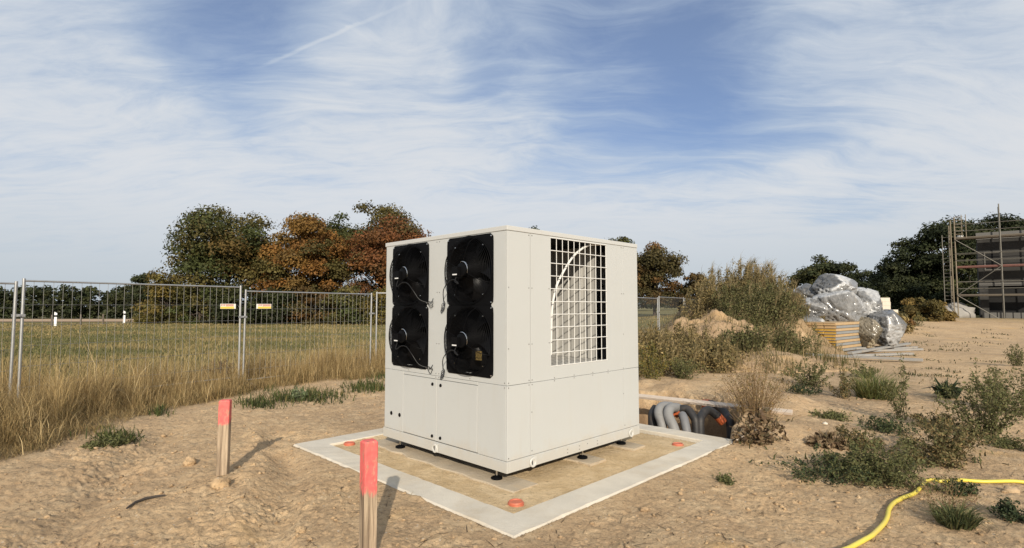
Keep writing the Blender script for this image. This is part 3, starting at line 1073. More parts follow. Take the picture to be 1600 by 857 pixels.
def dry_grass():
    rs = np.random.default_rng(102)
    n0 = 250000
    y = rs.uniform(4.0, 20.0, n0)
    xb = np.interp(y, GB_Y, GB_X)
    s = rs.random(n0) ** 1.1 * 4.6
    x = xb - s
    cl = fbm(x * 1.3, y * 1.3, 3)
    gs = grass_s(x, y)
    fs = fence_s(x, y)
    dens = sstep(-0.15, 0.45, gs) * sstep(2.2, 0.2, fs) * (0.55 + 0.9 * sstep(-0.3, 0.4, cl)) * sstep(24, 16, y)
    dens *= np.where(np.abs(x / y) < 1.25, 1, 0)
    keep = rs.random(n0) < dens * 0.85
    x, y, gs, fs, cl = x[keep], y[keep], gs[keep], fs[keep], cl[keep]
    n = len(x)
    z = terrain(x, y)
    tall = sstep(-0.1, 0.9, gs) * sstep(2.4, 0.0, fs)
    tall = np.maximum(tall, 0.22)
    h = (0.22 + 0.62 * tall * rs.random(n) ** 0.8) * (0.85 + 0.5 * cl)
    h = np.clip(h, 0.10, 1.0)
    h = np.clip(h * (0.55 + 0.9 * sstep(-0.25, 0.45, fbm(x * 2.6 + 7, y * 2.6, 2))), 0.08, 1.05)
    edge = sstep(1.1, 0.1, gs) * sstep(10.0, 7.6, y)
    h = h * (1 - 0.45 * edge)
    c = palette(rs, n, STRAW + [(0.22, 0.15, 0.068), (0.17, 0.13, 0.055)], 0.28, [.26, .24, .14, .16, .12, .08])
    c = c * (1 - 0.42 * edge * rs.random(n))[:, None]
    ge = rs.random(n) < 0.10 * sstep(1.0, 0.1, gs)
    c[ge] = palette(rs, int(ge.sum()), [(0.055, 0.062, 0.020), (0.07, 0.07, 0.025)], 0.3)
    lean = np.abs(rs.normal(size=n)) * 0.42
    mess = rs.random(n) < 0.30
    lean[mess] += rs.uniform(0.5, 1.1, int(mess.sum()))
    lean = np.minimum(lean + edge * rs.random(n) * 0.9, 1.5)
    az = rs.random(n) * 6.28
    V, T, C = blades(np.stack([x, y, z - 0.01], 1), h, az, lean, rs.uniform(0.0028, 0.0060, n), c, rs, 0.8)
    parts = [(V, T, C)]
    # thicker seed stalks
    k = rs.choice(n, 1500, replace=False)
    hs = h[k] * 1.35 + 0.1
    V, T, C = blades(np.stack([x[k], y[k], z[k]], 1), hs, az[k], lean[k] * 0.5, np.full(1500, 0.0075), palette(rs, 1500, [(0.56, 0.43, 0.23), (0.45, 0.33, 0.16)], 0.2), rs)
    parts.append((V, T, C))
    V, T, C = merge(parts)
    o = link_mesh('dry_grass', tri_mesh('dry_grass', V, T, C), M['straw'])
    set_props(o, 'tall dry straw coloured grass along the mesh fence', 'grass', kind='stuff')


dry_grass()


def low_green():
    """creeping green weeds at the edge of the dirt, left of the unit, and thin weeds over the open soil at right"""
    rs = np.random.default_rng(103)
    parts = []
    patches = [(470, 618, 75, 10, 900), (575, 606, 35, 9, 500), (400, 630, 35, 6, 260), (180, 684, 36, 7, 300), (590, 585, 25, 8, 260), (250, 645, 20, 5, 90)]
    for (px, py, wx, wy, n) in patches:
        for i in range(n):
            pass
        u = px + rs.normal(size=n) * wx * 0.5
        v = py + rs.normal(size=n) * wy * 0.5
        P = np.array([gp(a, b, 0.03) for a, b in zip(u, v)])
        P[:, 2] = terrain(P[:, 0], P[:, 1])
        c = palette(rs, n, [(0.058, 0.075, 0.022), (0.085, 0.095, 0.03), (0.045, 0.055, 0.02), (0.16, 0.13, 0.05)], 0.3, [.4, .3, .2, .1])
        parts.append(blades(P, rs.uniform(0.06, 0.22, n), rs.random(n) * 6.28, np.abs(rs.normal(size=n)) * 0.7, rs.uniform(0.008, 0.018, n), c, rs, 0.8))
    V, T, C = merge(parts)
    o = link_mesh('verge_weeds', tri_mesh('verge_weeds', V, T, C), M['leaf'])
    set_props(o, 'low green weeds creeping along the edge of the bare soil left of the unit', 'weeds', kind='stuff')
    parts = []
    n = 420
    y = rs.uniform(5.2, 34, n)
    x = rs.uniform(0.42, 1.05, n) * y
    keep = fbm(x * 0.5, y * 0.5, 3) > 0.02
    x, y = x[keep], y[keep]
    for a, b in zip(x, y):
        m = rs.integers(6, 22)
        r = rs.uniform(0.05, 0.22) * (1 + b * 0.02)
        px_ = a + rs.normal(size=m) * r
        py_ = b + rs.normal(size=m) * r
        P = np.stack([px_, py_, terrain(px_, py_)], 1)
        c = palette(rs, m, [(0.060, 0.066, 0.026), (0.085, 0.085, 0.035), (0.15, 0.115, 0.055)], 0.3)
        parts.append(blades(P, rs.uniform(0.03, 0.12, m), rs.random(m) * 6.28, np.abs(rs.normal(size=m)) * 1.0, rs.uniform(0.010, 0.022, m) + b * 0.0006, c, rs, 0.8))
    V, T, C = merge(parts)
    o = link_mesh('scattered_weeds', tri_mesh('scattered_weeds', V, T, C), M['leaf'])
    set_props(o, 'thin scattered weeds over the open sandy soil at the right', 'weeds', kind='stuff')


low_green()


# ------------------------------------------------------------------ individual weeds
def plant(name, label, px, py, hpx, rpx, kind, seed, cols=None, group='weeds on the sandy soil', n=None, cat='weed'):
    rs = np.random.default_rng(seed)
    p = gt(px, py)
    d = p[1]
    H = hpx / FPX * d * 1.22
    Rr = rpx / FPX * d * 1.22
    root = empty(name, (p[0], p[1], p[2] - 0.01), 0, label, cat, group)
    green = [tuple(np.array(c_) * (1.75, 1.75, 1.60)) for c_ in (cols or [(0.068, 0.070, 0.030), (0.088, 0.086, 0.038), (0.054, 0.057, 0.024)])]

    def gz(x, y):
        return float(terrain(np.array([p[0] + x]), np.array([p[1] + y]))[0]) - p[2]
    mb = MB()
    parts = []
    if kind in ('goosefoot', 'sprawl', 'dry'):
        ns = n or {'goosefoot': 16, 'sprawl': 22, 'dry': 150}[kind]
        if kind != 'dry':
            ns = int(ns * 1.3)
        for i in range(ns):
            az = rs.random() * 2 * math.pi
            q = rs.random() ** 0.7
            if kind == 'goosefoot':
                h = H * (1.0 - 0.55 * q) * rs.uniform(0.75, 1.05)
                out = Rr * q
            elif kind == 'sprawl':
                h = H * rs.uniform(0.35, 1.0) * (1.05 - 0.7 * q)
                out = Rr * (0.25 + 0.75 * q)
            else:
                h = H * rs.uniform(0.5, 1.0) * (1.08 - 0.35 * q)
                out = Rr * q
            b0 = np.array([math.cos(az), math.sin(az), 0]) * out * (0.22 if kind != 'dry' else 0.35) + rs.normal(size=3) * np.array([0.02, 0.02, 0])
            e = np.array([math.cos(az) * out, math.sin(az) * out, 0])
            g0 = gz(b0[0], b0[1])
            pts = []
            for k in range(6):
                s_ = k / 5
                bend = s_ ** (1.6 if kind != 'sprawl' else 0.8)
                q3 = b0 + (e - b0) * bend
                zz_ = g0 + h * (s_ if kind != 'sprawl' else math.sin(s_ * 1.6))
                pts.append((q3[0] + rs.normal() * 0.008, q3[1] + rs.normal() * 0.008, zz_))
            r0 = {'goosefoot': 0.0045, 'sprawl': 0.0035, 'dry': 0.0022}[kind] * (0.7 + d * 0.04)
            mb.tube(pts, [r0, r0 * 0.9, r0 * 0.8, r0 * 0.65, r0 * 0.5, r0 * 0.3], 3, caps=False)
            P = np.array(pts)
            m = {'goosefoot': 70, 'sprawl': 60, 'dry': 12}[kind]
            s_ = rs.random(m) ** (0.8) * 4.999
            i0 = s_.astype(int)
            fr = (s_ - i0)[:, None]
            pos = P[i0] * (1 - fr) + P[i0 + 1] * fr
            spread = {'goosefoot': 0.032, 'sprawl': 0.035, 'dry': 0.018}[kind] * (0.6 + 0.06 * d) * (1.15 - s_[:, None] / 5 * 0.7)
            pos = pos + rs.normal(size=(m, 3)) * spread
            sz = rs.uniform(0.6, 1.4, m) * {'goosefoot': 0.036, 'sprawl': 0.032, 'dry': 0.022}[kind] * (0.75 + 0.035 * d)
            c = palette(rs, m, green, 0.32)
            parts.append(leaves(pos, rs.normal(size=(m, 3)) + np.array([0, 0, 0.7]), sz, rs.uniform(0.35, 0.6, m), c, rs))
        stem_cols = simple_cache('stem_' + kind, (0.13, 0.105, 0.05) if kind != 'dry' else (0.17, 0.11, 0.055))
        mb.build('stem', stem_cols, root)
        V, T, C = merge(parts)
        link_mesh('foliage', tri_mesh('foliage', V, T, C), M['leaf'], root)
    elif kind == 'tuft':
        m = n or 420
        az = rs.random(m) * 6.28
        q = rs.random(m) ** 0.6
        x, y = np.cos(az) * q * Rr * 0.4, np.sin(az) * q * Rr * 0.4
        P = np.stack([x, y, terrain(p[0] + x, p[1] + y) - p[2]], 1)
        c = palette(rs, m, green, 0.3)
        V, T, C = blades(P, H * rs.uniform(0.6, 1.35, m), az + rs.normal(size=m) * 0.6, 0.25 + q * 0.7 + rs.normal(size=m) * 0.15, rs.uniform(0.006, 0.011, m) * (0.8 + d * 0.04), c, rs, 0.6)
        link_mesh('blades', tri_mesh('blades', V, T, C), M['leaf'], root)
    elif kind == 'rosette':
        m = n or 60
        az = rs.random(m) * 6.28
        q = rs.random(m)
        x, y = np.cos(az) * q * Rr * 0.3, np.sin(az) * q * Rr * 0.3
        P = np.stack([x, y, np.zeros(m)], 1)
        c = palette(rs, m, green, 0.35)
        V, T, C = blades(P, np.hypot(H, Rr) * rs.uniform(0.5, 0.95, m), az, rs.uniform(0.2, 1.1, m), rs.uniform(0.05, 0.09, m), c, rs, 0.8)
        link_mesh('leaves', tri_mesh('leaves', V, T, C), M['leaf'], root)
    elif kind == 'dead':
        m = n or 500
        d3 = rs.normal(size=(m, 3))
        d3 /= np.linalg.norm(d3, axis=1, keepdims=True)
        pos = d3 * (rs.random(m) ** 0.5)[:, None] * np.array([Rr, Rr * 0.6, H])
        pos[:, 2] = np.abs(pos[:, 2]) + terrain(p[0] + pos[:, 0], p[1] + pos[:, 1]) - p[2]
        c = palette(rs, m, [(0.20, 0.14, 0.075), (0.28, 0.20, 0.12), (0.13, 0.085, 0.05), (0.09, 0.07, 0.035)], 0.3)
        V, T, C = leaves(pos, rs.normal(size=(m, 3)), rs.uniform(0.04, 0.10, m), rs.uniform(0.3, 0.7, m), c, rs)
        link_mesh('foliage', tri_mesh('foliage', V, T, C), M['leaf'], root)
        for i in range(14):
            az = rs.random() * 6.28
            e = np.array([math.cos(az) * Rr, math.sin(az) * Rr * 0.7, H * rs.uniform(0.4, 1.0)])
            mb.tube([(0, 0, -0.02), e * 0.5 + rs.normal(size=3) * 0.02, e], [0.004, 0.003, 0.0015], 3, caps=False)
        mb.build('stem', simple_cache('stem_dry', (0.17, 0.11, 0.055)), root)
    return root


_sc = {}


def simple_cache(name, col):
    if name not in _sc:
        _sc[name] = simple(name, col, 0.85, var=0.3, scale=8)
    return _sc[name]


DRYC = [(0.16, 0.105, 0.045), (0.20, 0.135, 0.06), (0.11, 0.08, 0.035), (0.085, 0.075, 0.03)]
BRG = [(0.085, 0.072, 0.034), (0.12, 0.085, 0.042), (0.062, 0.062, 0.028)]
GRASSG = [(0.060, 0.072, 0.026), (0.085, 0.095, 0.036), (0.12, 0.11, 0.045)]
DARKL = [(0.020, 0.028, 0.014), (0.032, 0.040, 0.020)]
plants = [
    ('dry_bush', 'big dry brown bush behind the pale board by the pipe pit', 1180, 652, 88, 58, 'dry', DRYC, 330, 'bush'),
    ('dead_weed', 'withered brown weed clump at the right rim of the pipe pit', 1186, 690, 44, 36, 'dead', None, None, 'weed'),
    ('goosefoot_weed', 'bushy green weed right of the dry brown bush, below the formwork stack', 1267, 604, 42, 36, 'goosefoot', None, 22, 'weed'),
    ('creeping_weed', 'dark low weed just below the bushy weed under the formwork stack', 1262, 616, 16, 28, 'sprawl', DARKL, 14, 'weed'),
    ('grass_tuft', 'wide green grass tuft in the middle of the right sandy area', 1368, 622, 36, 48, 'tuft', GRASSG, 700, 'grass tuft'),
    ('goosefoot_weed', 'sparse pale weed at the left side of the wide grass tuft', 1318, 622, 44, 24, 'goosefoot', BRG, 10, 'weed'),
    ('goosefoot_weed', 'single tall spiky weed right of the wide grass tuft', 1410, 656, 84, 24, 'goosefoot', None, 9, 'weed'),
    ('creeping_weed', 'dark green cushion of leaves at the foot of the tall spiky weed', 1390, 672, 24, 38, 'sprawl', DARKL + [(0.05, 0.06, 0.025)], 20, 'weed'),
    ('dock_rosette', 'almost black drooping leaf rosette on the sand', 1480, 622, 20, 26, 'rosette', DARKL, 80, 'weed'),
    ('goosefoot_weed', 'large branching grey green weed near the right picture edge', 1538, 684, 104, 54, 'goosefoot', None, 40, 'weed'),
    ('goosefoot_weed', 'reddish brown green weed at the front left of the large branching weed', 1478, 716, 66, 54, 'goosefoot', BRG, 34, 'weed'),
    ('creeping_weed', 'flat green creeping patch alone on the sand left of the weeds', 1300, 654, 8, 28, 'sprawl', None, 26, 'weed'),
    ('creeping_weed', 'scruffy low weed beside the dark withered clump', 1338, 698, 30, 38, 'sprawl', BRG, 26, 'weed'),
    ('sprawling_weed', 'wide sprawling green weed behind the bend of the yellow hose', 1384, 752, 62, 72, 'sprawl', None, 64, 'weed'),
    ('creeping_weed', 'thin creeping stems left of the wide sprawling weed', 1290, 752, 40, 58, 'sprawl', DARKL + [(0.05, 0.058, 0.025)], 24, 'weed'),
    ('grass_tuft', 'dark arching grass tuft in front of the hose at lower right', 1494, 822, 30, 44, 'tuft', [(0.040, 0.050, 0.022), (0.060, 0.068, 0.03), (0.09, 0.085, 0.04)], 420, 'grass tuft'),
    ('dry_weed', 'thin reddish dry weed standing over the dark arching grass tuft', 1478, 806, 58, 40, 'dry', [(0.14, 0.085, 0.05), (0.09, 0.075, 0.035)], 40, 'weed'),
    ('goosefoot_weed', 'tall weed cut by the right picture edge beside the large branching weed', 1600, 650, 78, 34, 'goosefoot', None, 20, 'weed'),
    ('creeping_weed', 'flat weed at the right picture edge below the tall cut weed', 1594, 702, 18, 34, 'sprawl', None, 18, 'weed'),
    ('creeping_weed', 'small weed between the two ends of the yellow hose bend', 1500, 772, 18, 24, 'sprawl', DARKL + [(0.05, 0.06, 0.025)], 18, 'weed'),
    ('creeping_weed', 'dark weed at the right picture edge below the yellow hose', 1594, 812, 26, 30, 'sprawl', DARKL, 16, 'weed'),
    ('goosefoot_weed', 'green weed rising directly right of the unit behind the pit', 1018, 604, 52, 34, 'goosefoot', OLIVE + [(0.06, 0.065, 0.025)], 26, 'weed'),
    ('goosefoot_weed', 'green weed between the unit and the dry brown bush', 1066, 592, 36, 36, 'goosefoot', None, 22, 'weed'),
    ('creeping_weed', 'tiny lone green seedling on the sand right of the foundation ring', 1133, 754, 6, 12, 'sprawl', None, 8, 'weed'),
    ('dead_weed', 'dark withered clump on the sand left of the tall spiky weed', 1298, 698, 18, 30, 'dead', None, None, 'weed'),
    ('sprawling_weed', 'low green sprawl between the thin creeping stems and the wide sprawling weed', 1345, 742, 42, 50, 'sprawl', None, 34, 'weed'),
    ('sprawling_weed', 'grey green sprawl between the reddish weed and the wide sprawling weed', 1446, 722, 36, 42, 'sprawl', BRG, 30, 'weed'),
    ('goosefoot_weed', 'grey green weed between the dark rosette and the right picture edge', 1556, 640, 62, 40, 'goosefoot', None, 22, 'weed'),
    ('creeping_weed', 'low weed left of the large branching weed, behind the reddish one', 1462, 668, 22, 36, 'sprawl', BRG, 22, 'weed'),
    ('goosefoot_weed', 'low bushy weed right of the flat whitish plank end', 1352, 590, 20, 26, 'goosefoot', None, 12, 'weed'),
    ('dock_weed', 'brown withered dock at the foot of the fence joint', 345, 600, 34, 34, 'goosefoot', [(0.07, 0.045, 0.028), (0.05, 0.045, 0.02), (0.10, 0.06, 0.035)], 26, 'weed'),
    ('creeping_weed', 'dark green weed at the soil edge below the tall dry grass', 168, 696, 16, 30, 'sprawl', None, 20, 'weed'),
    ('thistle_weed', 'pale thistle in the green strip left of the unit', 466, 626, 20, 14, 'goosefoot', [(0.12, 0.14, 0.09), (0.08, 0.1, 0.05)], 6, 'weed'),
    ('goosefoot_weed', 'small upright weed on the far sand right of the plank pile', 1436, 522, 22, 9, 'goosefoot', None, 6, 'weed'),
    ('goosefoot_weed', 'small weed in front of the left half of the formwork stack', 1272, 560, 50, 14, 'goosefoot', None, 8, 'weed'),
    ('goosefoot_weed', 'upright weed on the sand near the right edge at mid distance', 1588, 572, 34, 14, 'goosefoot', None, 10, 'weed'),
]
for k, (nm, lab, px, py, hp, rp, kind, cols, n, cat) in enumerate(plants):
    plant(nm, lab, px, py, hp, rp, kind, 300 + k, cols, n=n, cat=cat)


# ------------------------------------------------------------------ soil clods and small stones
def clods():
    rs = np.random.default_rng(55)
    import bmesh
    bm = bmesh.new()
    bmesh.ops.create_icosphere(bm, subdivisions=1, radius=1)
    bv = np.array([v.co[:] for v in bm.verts])
    bf = np.array([[v.index for v in f.verts] for f in bm.faces])
    bm.free()
    n = 13000
    u = rs.random(n)
    y = 2.9 * (13.0 / 2.9) ** u
    x = rs.uniform(-1.0, 1.0, n) * y
    a, b = ring_coords(x, y)
    ins = (a > -0.02) & (a < LEN_R + 0.02) & (b > -0.02) & (b < LEN_L + 0.02)
    gs = grass_s(x, y)
    left = sstep(0.5, -2.0, x)
    dens = 0.25 + 0.75 * sstep(0.0, 0.35, fbm(x * 0.9 + 2, y * 0.9, 3)) * (0.45 + 0.55 * left)
    keep = (~ins) & (gs < 0.3) & (rs.random(n) < dens)
    x, y = x[keep], y[keep]
    n = len(x)
    z = terrain(x, y)
    s = 0.004 + 0.016 * rs.random(n) ** 5
    s *= np.where(rs.random(n) < 0.012, 2.0, 1.0)
    V = []
    for i in range(n):
        nn = 1 + 0.42 * rs.normal(size=(len(bv), 1)).clip(-1, 1)
        sc = s[i] * np.array([rs.uniform(0.8, 1.5), rs.uniform(0.8, 1.4), rs.uniform(0.55, 0.9)])
        V.append(bv * nn * sc + np.array([x[i], y[i], z[i] + s[i] * 0.25]))
    V = np.vstack(V)
    T = (bf[None] + (np.arange(n) * len(bv))[:, None, None]).reshape(-1, 3)
    o = link_mesh('soil_clods', tri_mesh('soil_clods', V, T, smooth=False), M['soil'])
    set_props(o, 'crumbled clods and pebbles strewn over the sandy soil', 'clods', kind='stuff')


clods()


def debris():
    rs = np.random.default_rng(66)
    n = 4200
    y = 2.9 * (14.0 / 2.9) ** rs.random(n)
    x = rs.uniform(-1.0, 1.0, n) * y
    a, b = ring_coords(x, y)
    ins = (a > 0) & (a < LEN_R) & (b > 0) & (b < LEN_L)
    keep = (~ins) & (fbm(x * 1.1 + 4, y * 1.1, 3) + rs.normal(size=n) * 0.15 > 0.05) & (grass_s(x, y) < 0.5)
    x, y = x[keep], y[keep]
    n = len(x)
    P = np.stack([x, y, terrain(x, y) + 0.004], 1)
    c = palette(rs, n, [(0.10, 0.072, 0.045), (0.07, 0.052, 0.034), (0.42, 0.33, 0.19), (0.16, 0.115, 0.07)], 0.3, [.4, .25, .15, .2])
    V, T, C = blades(P, rs.uniform(0.03, 0.15, n), rs.random(n) * 6.28, rs.uniform(2.35, 2.6, n), rs.uniform(0.004, 0.009, n), c, rs, 0.05, 1.52)
    o = link_mesh('plant_debris', tri_mesh('plant_debris', V, T, C), M['straw'])
    set_props(o, 'dry stalks and root bits scattered over the soil', 'debris', kind='stuff')


debris()


def rock(name, label, px, py, size, mat, seed, cat='stone', squash=0.6, z_off=0.0):
    import bmesh
    rs = np.random.default_rng(seed)
    bm = bmesh.new()
    bmesh.ops.create_icosphere(bm, subdivisions=3, radius=1)
    V = np.array([v.co[:] for v in bm.verts])
    F = np.array([[v.index for v in f.verts] for f in bm.faces])
    bm.free()
    k = 1 + 0.45 * fbm(V[:, 0] * 1.4 + seed, V[:, 1] * 1.4 + V[:, 2] * 1.9, 3) + 0.28 * np.abs(fbm(V[:, 0] * 3.4 + seed, V[:, 1] * 3.4 - V[:, 2] * 3.1, 3))
    V = V * k[:, None] * np.array(size)
    p = gt(px, py)
    o = link_mesh(name, tri_mesh(name, V, F, smooth=True), mat)
    o.location = (p[0], p[1], p[2] + size[2] * 0.35 + z_off)
    return set_props(o, label, cat)


rock('soil_lump', 'largest soil lump by the foot of the left stake', 344, 762, (0.085, 0.07, 0.055), M['soil'], 1, 'clod')
rock('soil_lump', 'rounded soil lump up and left of the left stake foot', 297, 726, (0.055, 0.05, 0.05), M['soil'], 2, 'clod')
rock('soil_lump', 'pale soil lump at the lower left of the front stake', 470, 828, (0.035, 0.035, 0.03), M['soil'], 3, 'clod')
rock('soil_lump', 'small brown lump on the sand right of the foundation ring', 1008, 800, (0.035, 0.025, 0.022), M['soil'], 4, 'clod')
rock('stone', 'pale pebble on the sand near the flat creeping patch', 1289, 664, (0.035, 0.025, 0.02), M['block'], 5)
rock('stone', 'brown stone lying below the yellow hose at right', 1580, 770, (0.06, 0.045, 0.035), M['clod'], 6)
rock('stone', 'large pale boulder at the foot of the scaffold', 1494, 499, (1.25, 0.8, 0.75), M['stone'], 7, 'boulder')

st = MB()
sp_ = [gt(198, 797), gt(212, 788), gt(228, 782), gt(244, 779), gt(258, 778)]
st.tube([(p[0], p[1], p[2] + 0.02) for p in sp_], [0.008, 0.011, 0.012, 0.010, 0.006], 6)
set_props(st.build('twig', M['stick'], None, True), 'dark curved twig lying on the soil at lower left', 'twig')
st = MB()
p = gt(1288, 812)
st = MB()
sp_ = [gt(1150, 694), gt(1165, 688), gt(1180, 684), gt(1196, 681)]
st.tube([(p[0], p[1], p[2] + 0.04 + 0.02 * i) for i, p in enumerate(sp_)], [0.009, 0.008, 0.007, 0.006], 6)
set_props(st.build('root_stick', M['board'], None, True), 'pale root like stick beside the right corner of the foundation ring', 'stick')


# ------------------------------------------------------------------ heaps
def heap(name, label, cat, cx, cy, rx, ry, h, mat, seed, rough=0.25, res=90, tint=(0, 0, 0), peak=1.3):
    g = np.linspace(-1.15, 1.15, res)
    U, W = np.meshgrid(g, g)
    x, y = cx + U * rx, cy + W * ry
    wu, ww = 0.28 * fbm(x * 0.55 + seed, y * 0.55, 2), 0.28 * fbm(x * 0.55, y * 0.55 + seed, 2)
    rr = np.maximum(np.hypot(U + wu, W + ww), np.hypot(U, W) - 0.02)
    f = np.clip(1 - rr, 0, 1)
    prof = np.minimum(f * 1.75, 1 - 0.12 * (1 - f)) * (0.6 + 0.4 * f)
    base = terrain(x, y, False)
    n = fbm(x * 0.9 + seed, y * 0.9, 4, 0.55)
    n2 = np.abs(fbm(x * 2.6 + seed, y * 2.6, 4, 0.6))
    z = base + h * prof * (1 + 0.30 * n) + (0.22 * n2 * rough / 0.25) * sstep(0, 0.15, f) * h * 0.5 - 0.10 * sstep(0.06, 0.0, f)
    V = np.stack([x.ravel(), y.ravel(), z.ravel()], 1)
    i = np.arange(res - 1)
    I, J = np.meshgrid(i, i)
    q = np.stack([J * res + I, J * res + I + 1, (J + 1) * res + I + 1, (J + 1) * res + I], -1).reshape(-1, 4)
    cols = np.tile(np.array(tint, float), (len(V), 1))
    o = link_mesh(name, tri_mesh(name, V, q, cols, smooth=True), mat)
    set_props(o, label, cat)

    def hz(px, py):
        u, w_ = np.clip((np.asarray(px) - cx) / rx, -1.14, 1.14), np.clip((np.asarray(py) - cy) / ry, -1.14, 1.14)
        iu = ((u + 1.15) / 2.3 * (res - 1)).astype(int)
        iw = ((w_ + 1.15) / 2.3 * (res - 1)).astype(int)
        return z[iw, iu]
    return hz


hz_m = heap('earth_mound', 'long overgrown earth mound behind the sand heap', 'mound', 8.7, 21.5, 3.7, 4.0, 2.0, M['soil'], 4, tint=(0.45, 0, 0.35), peak=1)
hz_s = heap('sand_heap', 'steep bare ochre sand heap right of the unit', 'heap', 6.35, 17.4, 2.5, 2.3, 1.38, M['soil'], 9, rough=0.18, tint=(0, 0, 0.40), peak=1)
hz_w = heap('spoil_ridge', 'low spoil ridge with weeds in front of the sand heap', 'mound', 6.3, 15.2, 3.4, 1.6, 0.40, M['soil'], 14, tint=(0.1, 0, 0.1), peak=1)
hz_c = heap('clay_heap', 'brown clay heap at the right foot of the overgrown mound', 'heap', 9.45, 19.6, 1.7, 1.6, 1.05, M['soil'], 33, rough=0.2, tint=(0.0, 0, 0.35), peak=1)


def mound_bush(label, x, y, hz, r, h, n, cols, seed, size=0.09, wispy=0.0):
    """loose weed thicket: many thin stems with leaves along them, seed plumes above"""
    rs = np.random.default_rng(seed)
    z = float(hz(np.array([x]), np.array([y]))[0])
    root = empty('mound_bush', (x, y, z - 0.05), 0, label, 'bush', 'bushes growing over the mound')
    mb = MB()
    parts = []
    ns = 90
    per = max(int(n / ns), 20)
    for i in range(ns):
        az = rs.random() * 6.283
        q = rs.random() ** 0.6
        bx_, by_ = math.cos(az) * r * q * 0.75, math.sin(az) * r * q * 0.6
        bz_ = float(hz(np.array([x + bx_]), np.array([y + by_]))[0]) - z + 0.04
        hh = h * rs.uniform(0.55, 1.15) * (1.05 - 0.4 * q)
        ex, ey = bx_ * 1.35 + 0.14 * h + rs.normal() * 0.08, by_ * 1.3 + rs.normal() * 0.08
        pts = np.array([(bx_ + (ex - bx_) * t ** 1.7, by_ + (ey - by_) * t ** 1.7, bz_ + hh * t) for t in (0, 0.3, 0.6, 0.85, 1.0)])
        mb.tube(pts, [0.007, 0.006, 0.005, 0.004, 0.002], 3, caps=False)
        t_ = rs.random(per) ** 0.75 * 3.999
        i0 = t_.astype(int)
        fr_ = (t_ - i0)[:, None]
        pos = pts[i0] * (1 - fr_) + pts[i0 + 1] * fr_ + rs.normal(size=(per, 3)) * (0.10 * (1.2 - t_[:, None] / 4 * 0.8)) * (0.6 + 0.4 * r)
        c = palette(rs, per, cols, 0.35) * rs.uniform(0.75, 1.25)
        parts.append(leaves(pos, rs.normal(size=(per, 3)) + np.array([0, -0.3, 0.6]), size * rs.uniform(0.6, 1.4, per), rs.uniform(0.35, 0.65, per), np.clip(c, 0, 1), rs))
        if wispy > 0 and rs.random() < 0.45 * wispy:
            m = 20
            P = np.repeat(pts[4][None], m, 0) - np.array([0, 0, 0.25 * h]) * rs.random((m, 1))
            V, T, C = blades(P, h * rs.uniform(0.12, 0.34, m), rs.normal(size=m) * 0.7, rs.uniform(0.2, 1.1, m), rs.uniform(0.008, 0.018, m), palette(rs, m, [(0.26, 0.20, 0.10), (0.18, 0.15, 0.07), (0.33, 0.255, 0.135)], 0.25), rs, 0.9)
            parts.append((V, T, C))
    V, T, C = merge(parts)
    set_props(link_mesh('foliage', tri_mesh('foliage', V, T, C), M['leaf'], root), kind='stuff')
    mb.build('stem', simple_cache('stem_goosefoot', (0.13, 0.105, 0.05)), root)
    return root


MG = [(0.105, 0.105, 0.040), (0.135, 0.122, 0.05), (0.08, 0.08, 0.032)]
MO = [(0.21, 0.158, 0.066), (0.26, 0.195, 0.088), (0.145, 0.12, 0.05)]
for k, (lab, px, dpt, hz, r, h, n, cols, wispy) in enumerate((
        ('dense green bush on the mound above the ochre sand heap', 1162, 18.9, hz_m, 1.5, 1.45, 9500, MG, 0.5),
        ('olive bush at the left shoulder of the mound', 1108, 20.5, hz_m, 1.2, 1.3, 6000, MO, 0.9),
        ('feathery bush on the crest of the mound, left of the highest plumes', 1142, 21.5, hz_m, 1.25, 1.6, 6000, MO, 1.5),
        ('highest feathery bush leaning right on the mound crest', 1182, 21.5, hz_m, 1.15, 1.75, 5600, MO, 2.0),
        ('straw coloured bush on the right shoulder of the mound', 1222, 22.0, hz_m, 1.3, 1.5, 6000, MO, 1.5),
        ('dark green bush in the middle of the mound face', 1205, 19.4, hz_m, 1.1, 1.15, 4600, MG, 0.5),
        ('green weeds at the right foot of the ochre sand heap', 1160, 15.6, hz_w, 0.85, 0.75, 4200, MG, 0.6),
        ('tall shaded weeds between the mound and the formwork stack', 1218, 16.9, hz_w, 0.75, 1.15, 4600, MG, 0.5),
        ('olive weeds at the left foot of the ochre sand heap', 1052, 15.4, hz_w, 0.95, 0.85, 5000, MO, 1.0),
        ('tangled weeds right behind the right edge of the unit', 1012, 13.2, hz_w, 0.9, 1.15, 6000, MO, 1.2),
        ('low green weeds in front of the spoil ridge', 1105, 14.0, hz_w, 0.8, 0.75, 4000, MO, 0.8))):
    p = at(px, 479, dpt)
    mound_bush(lab, p[0], dpt, hz, r, h, n, cols, 400 + k, 0.07, wispy)


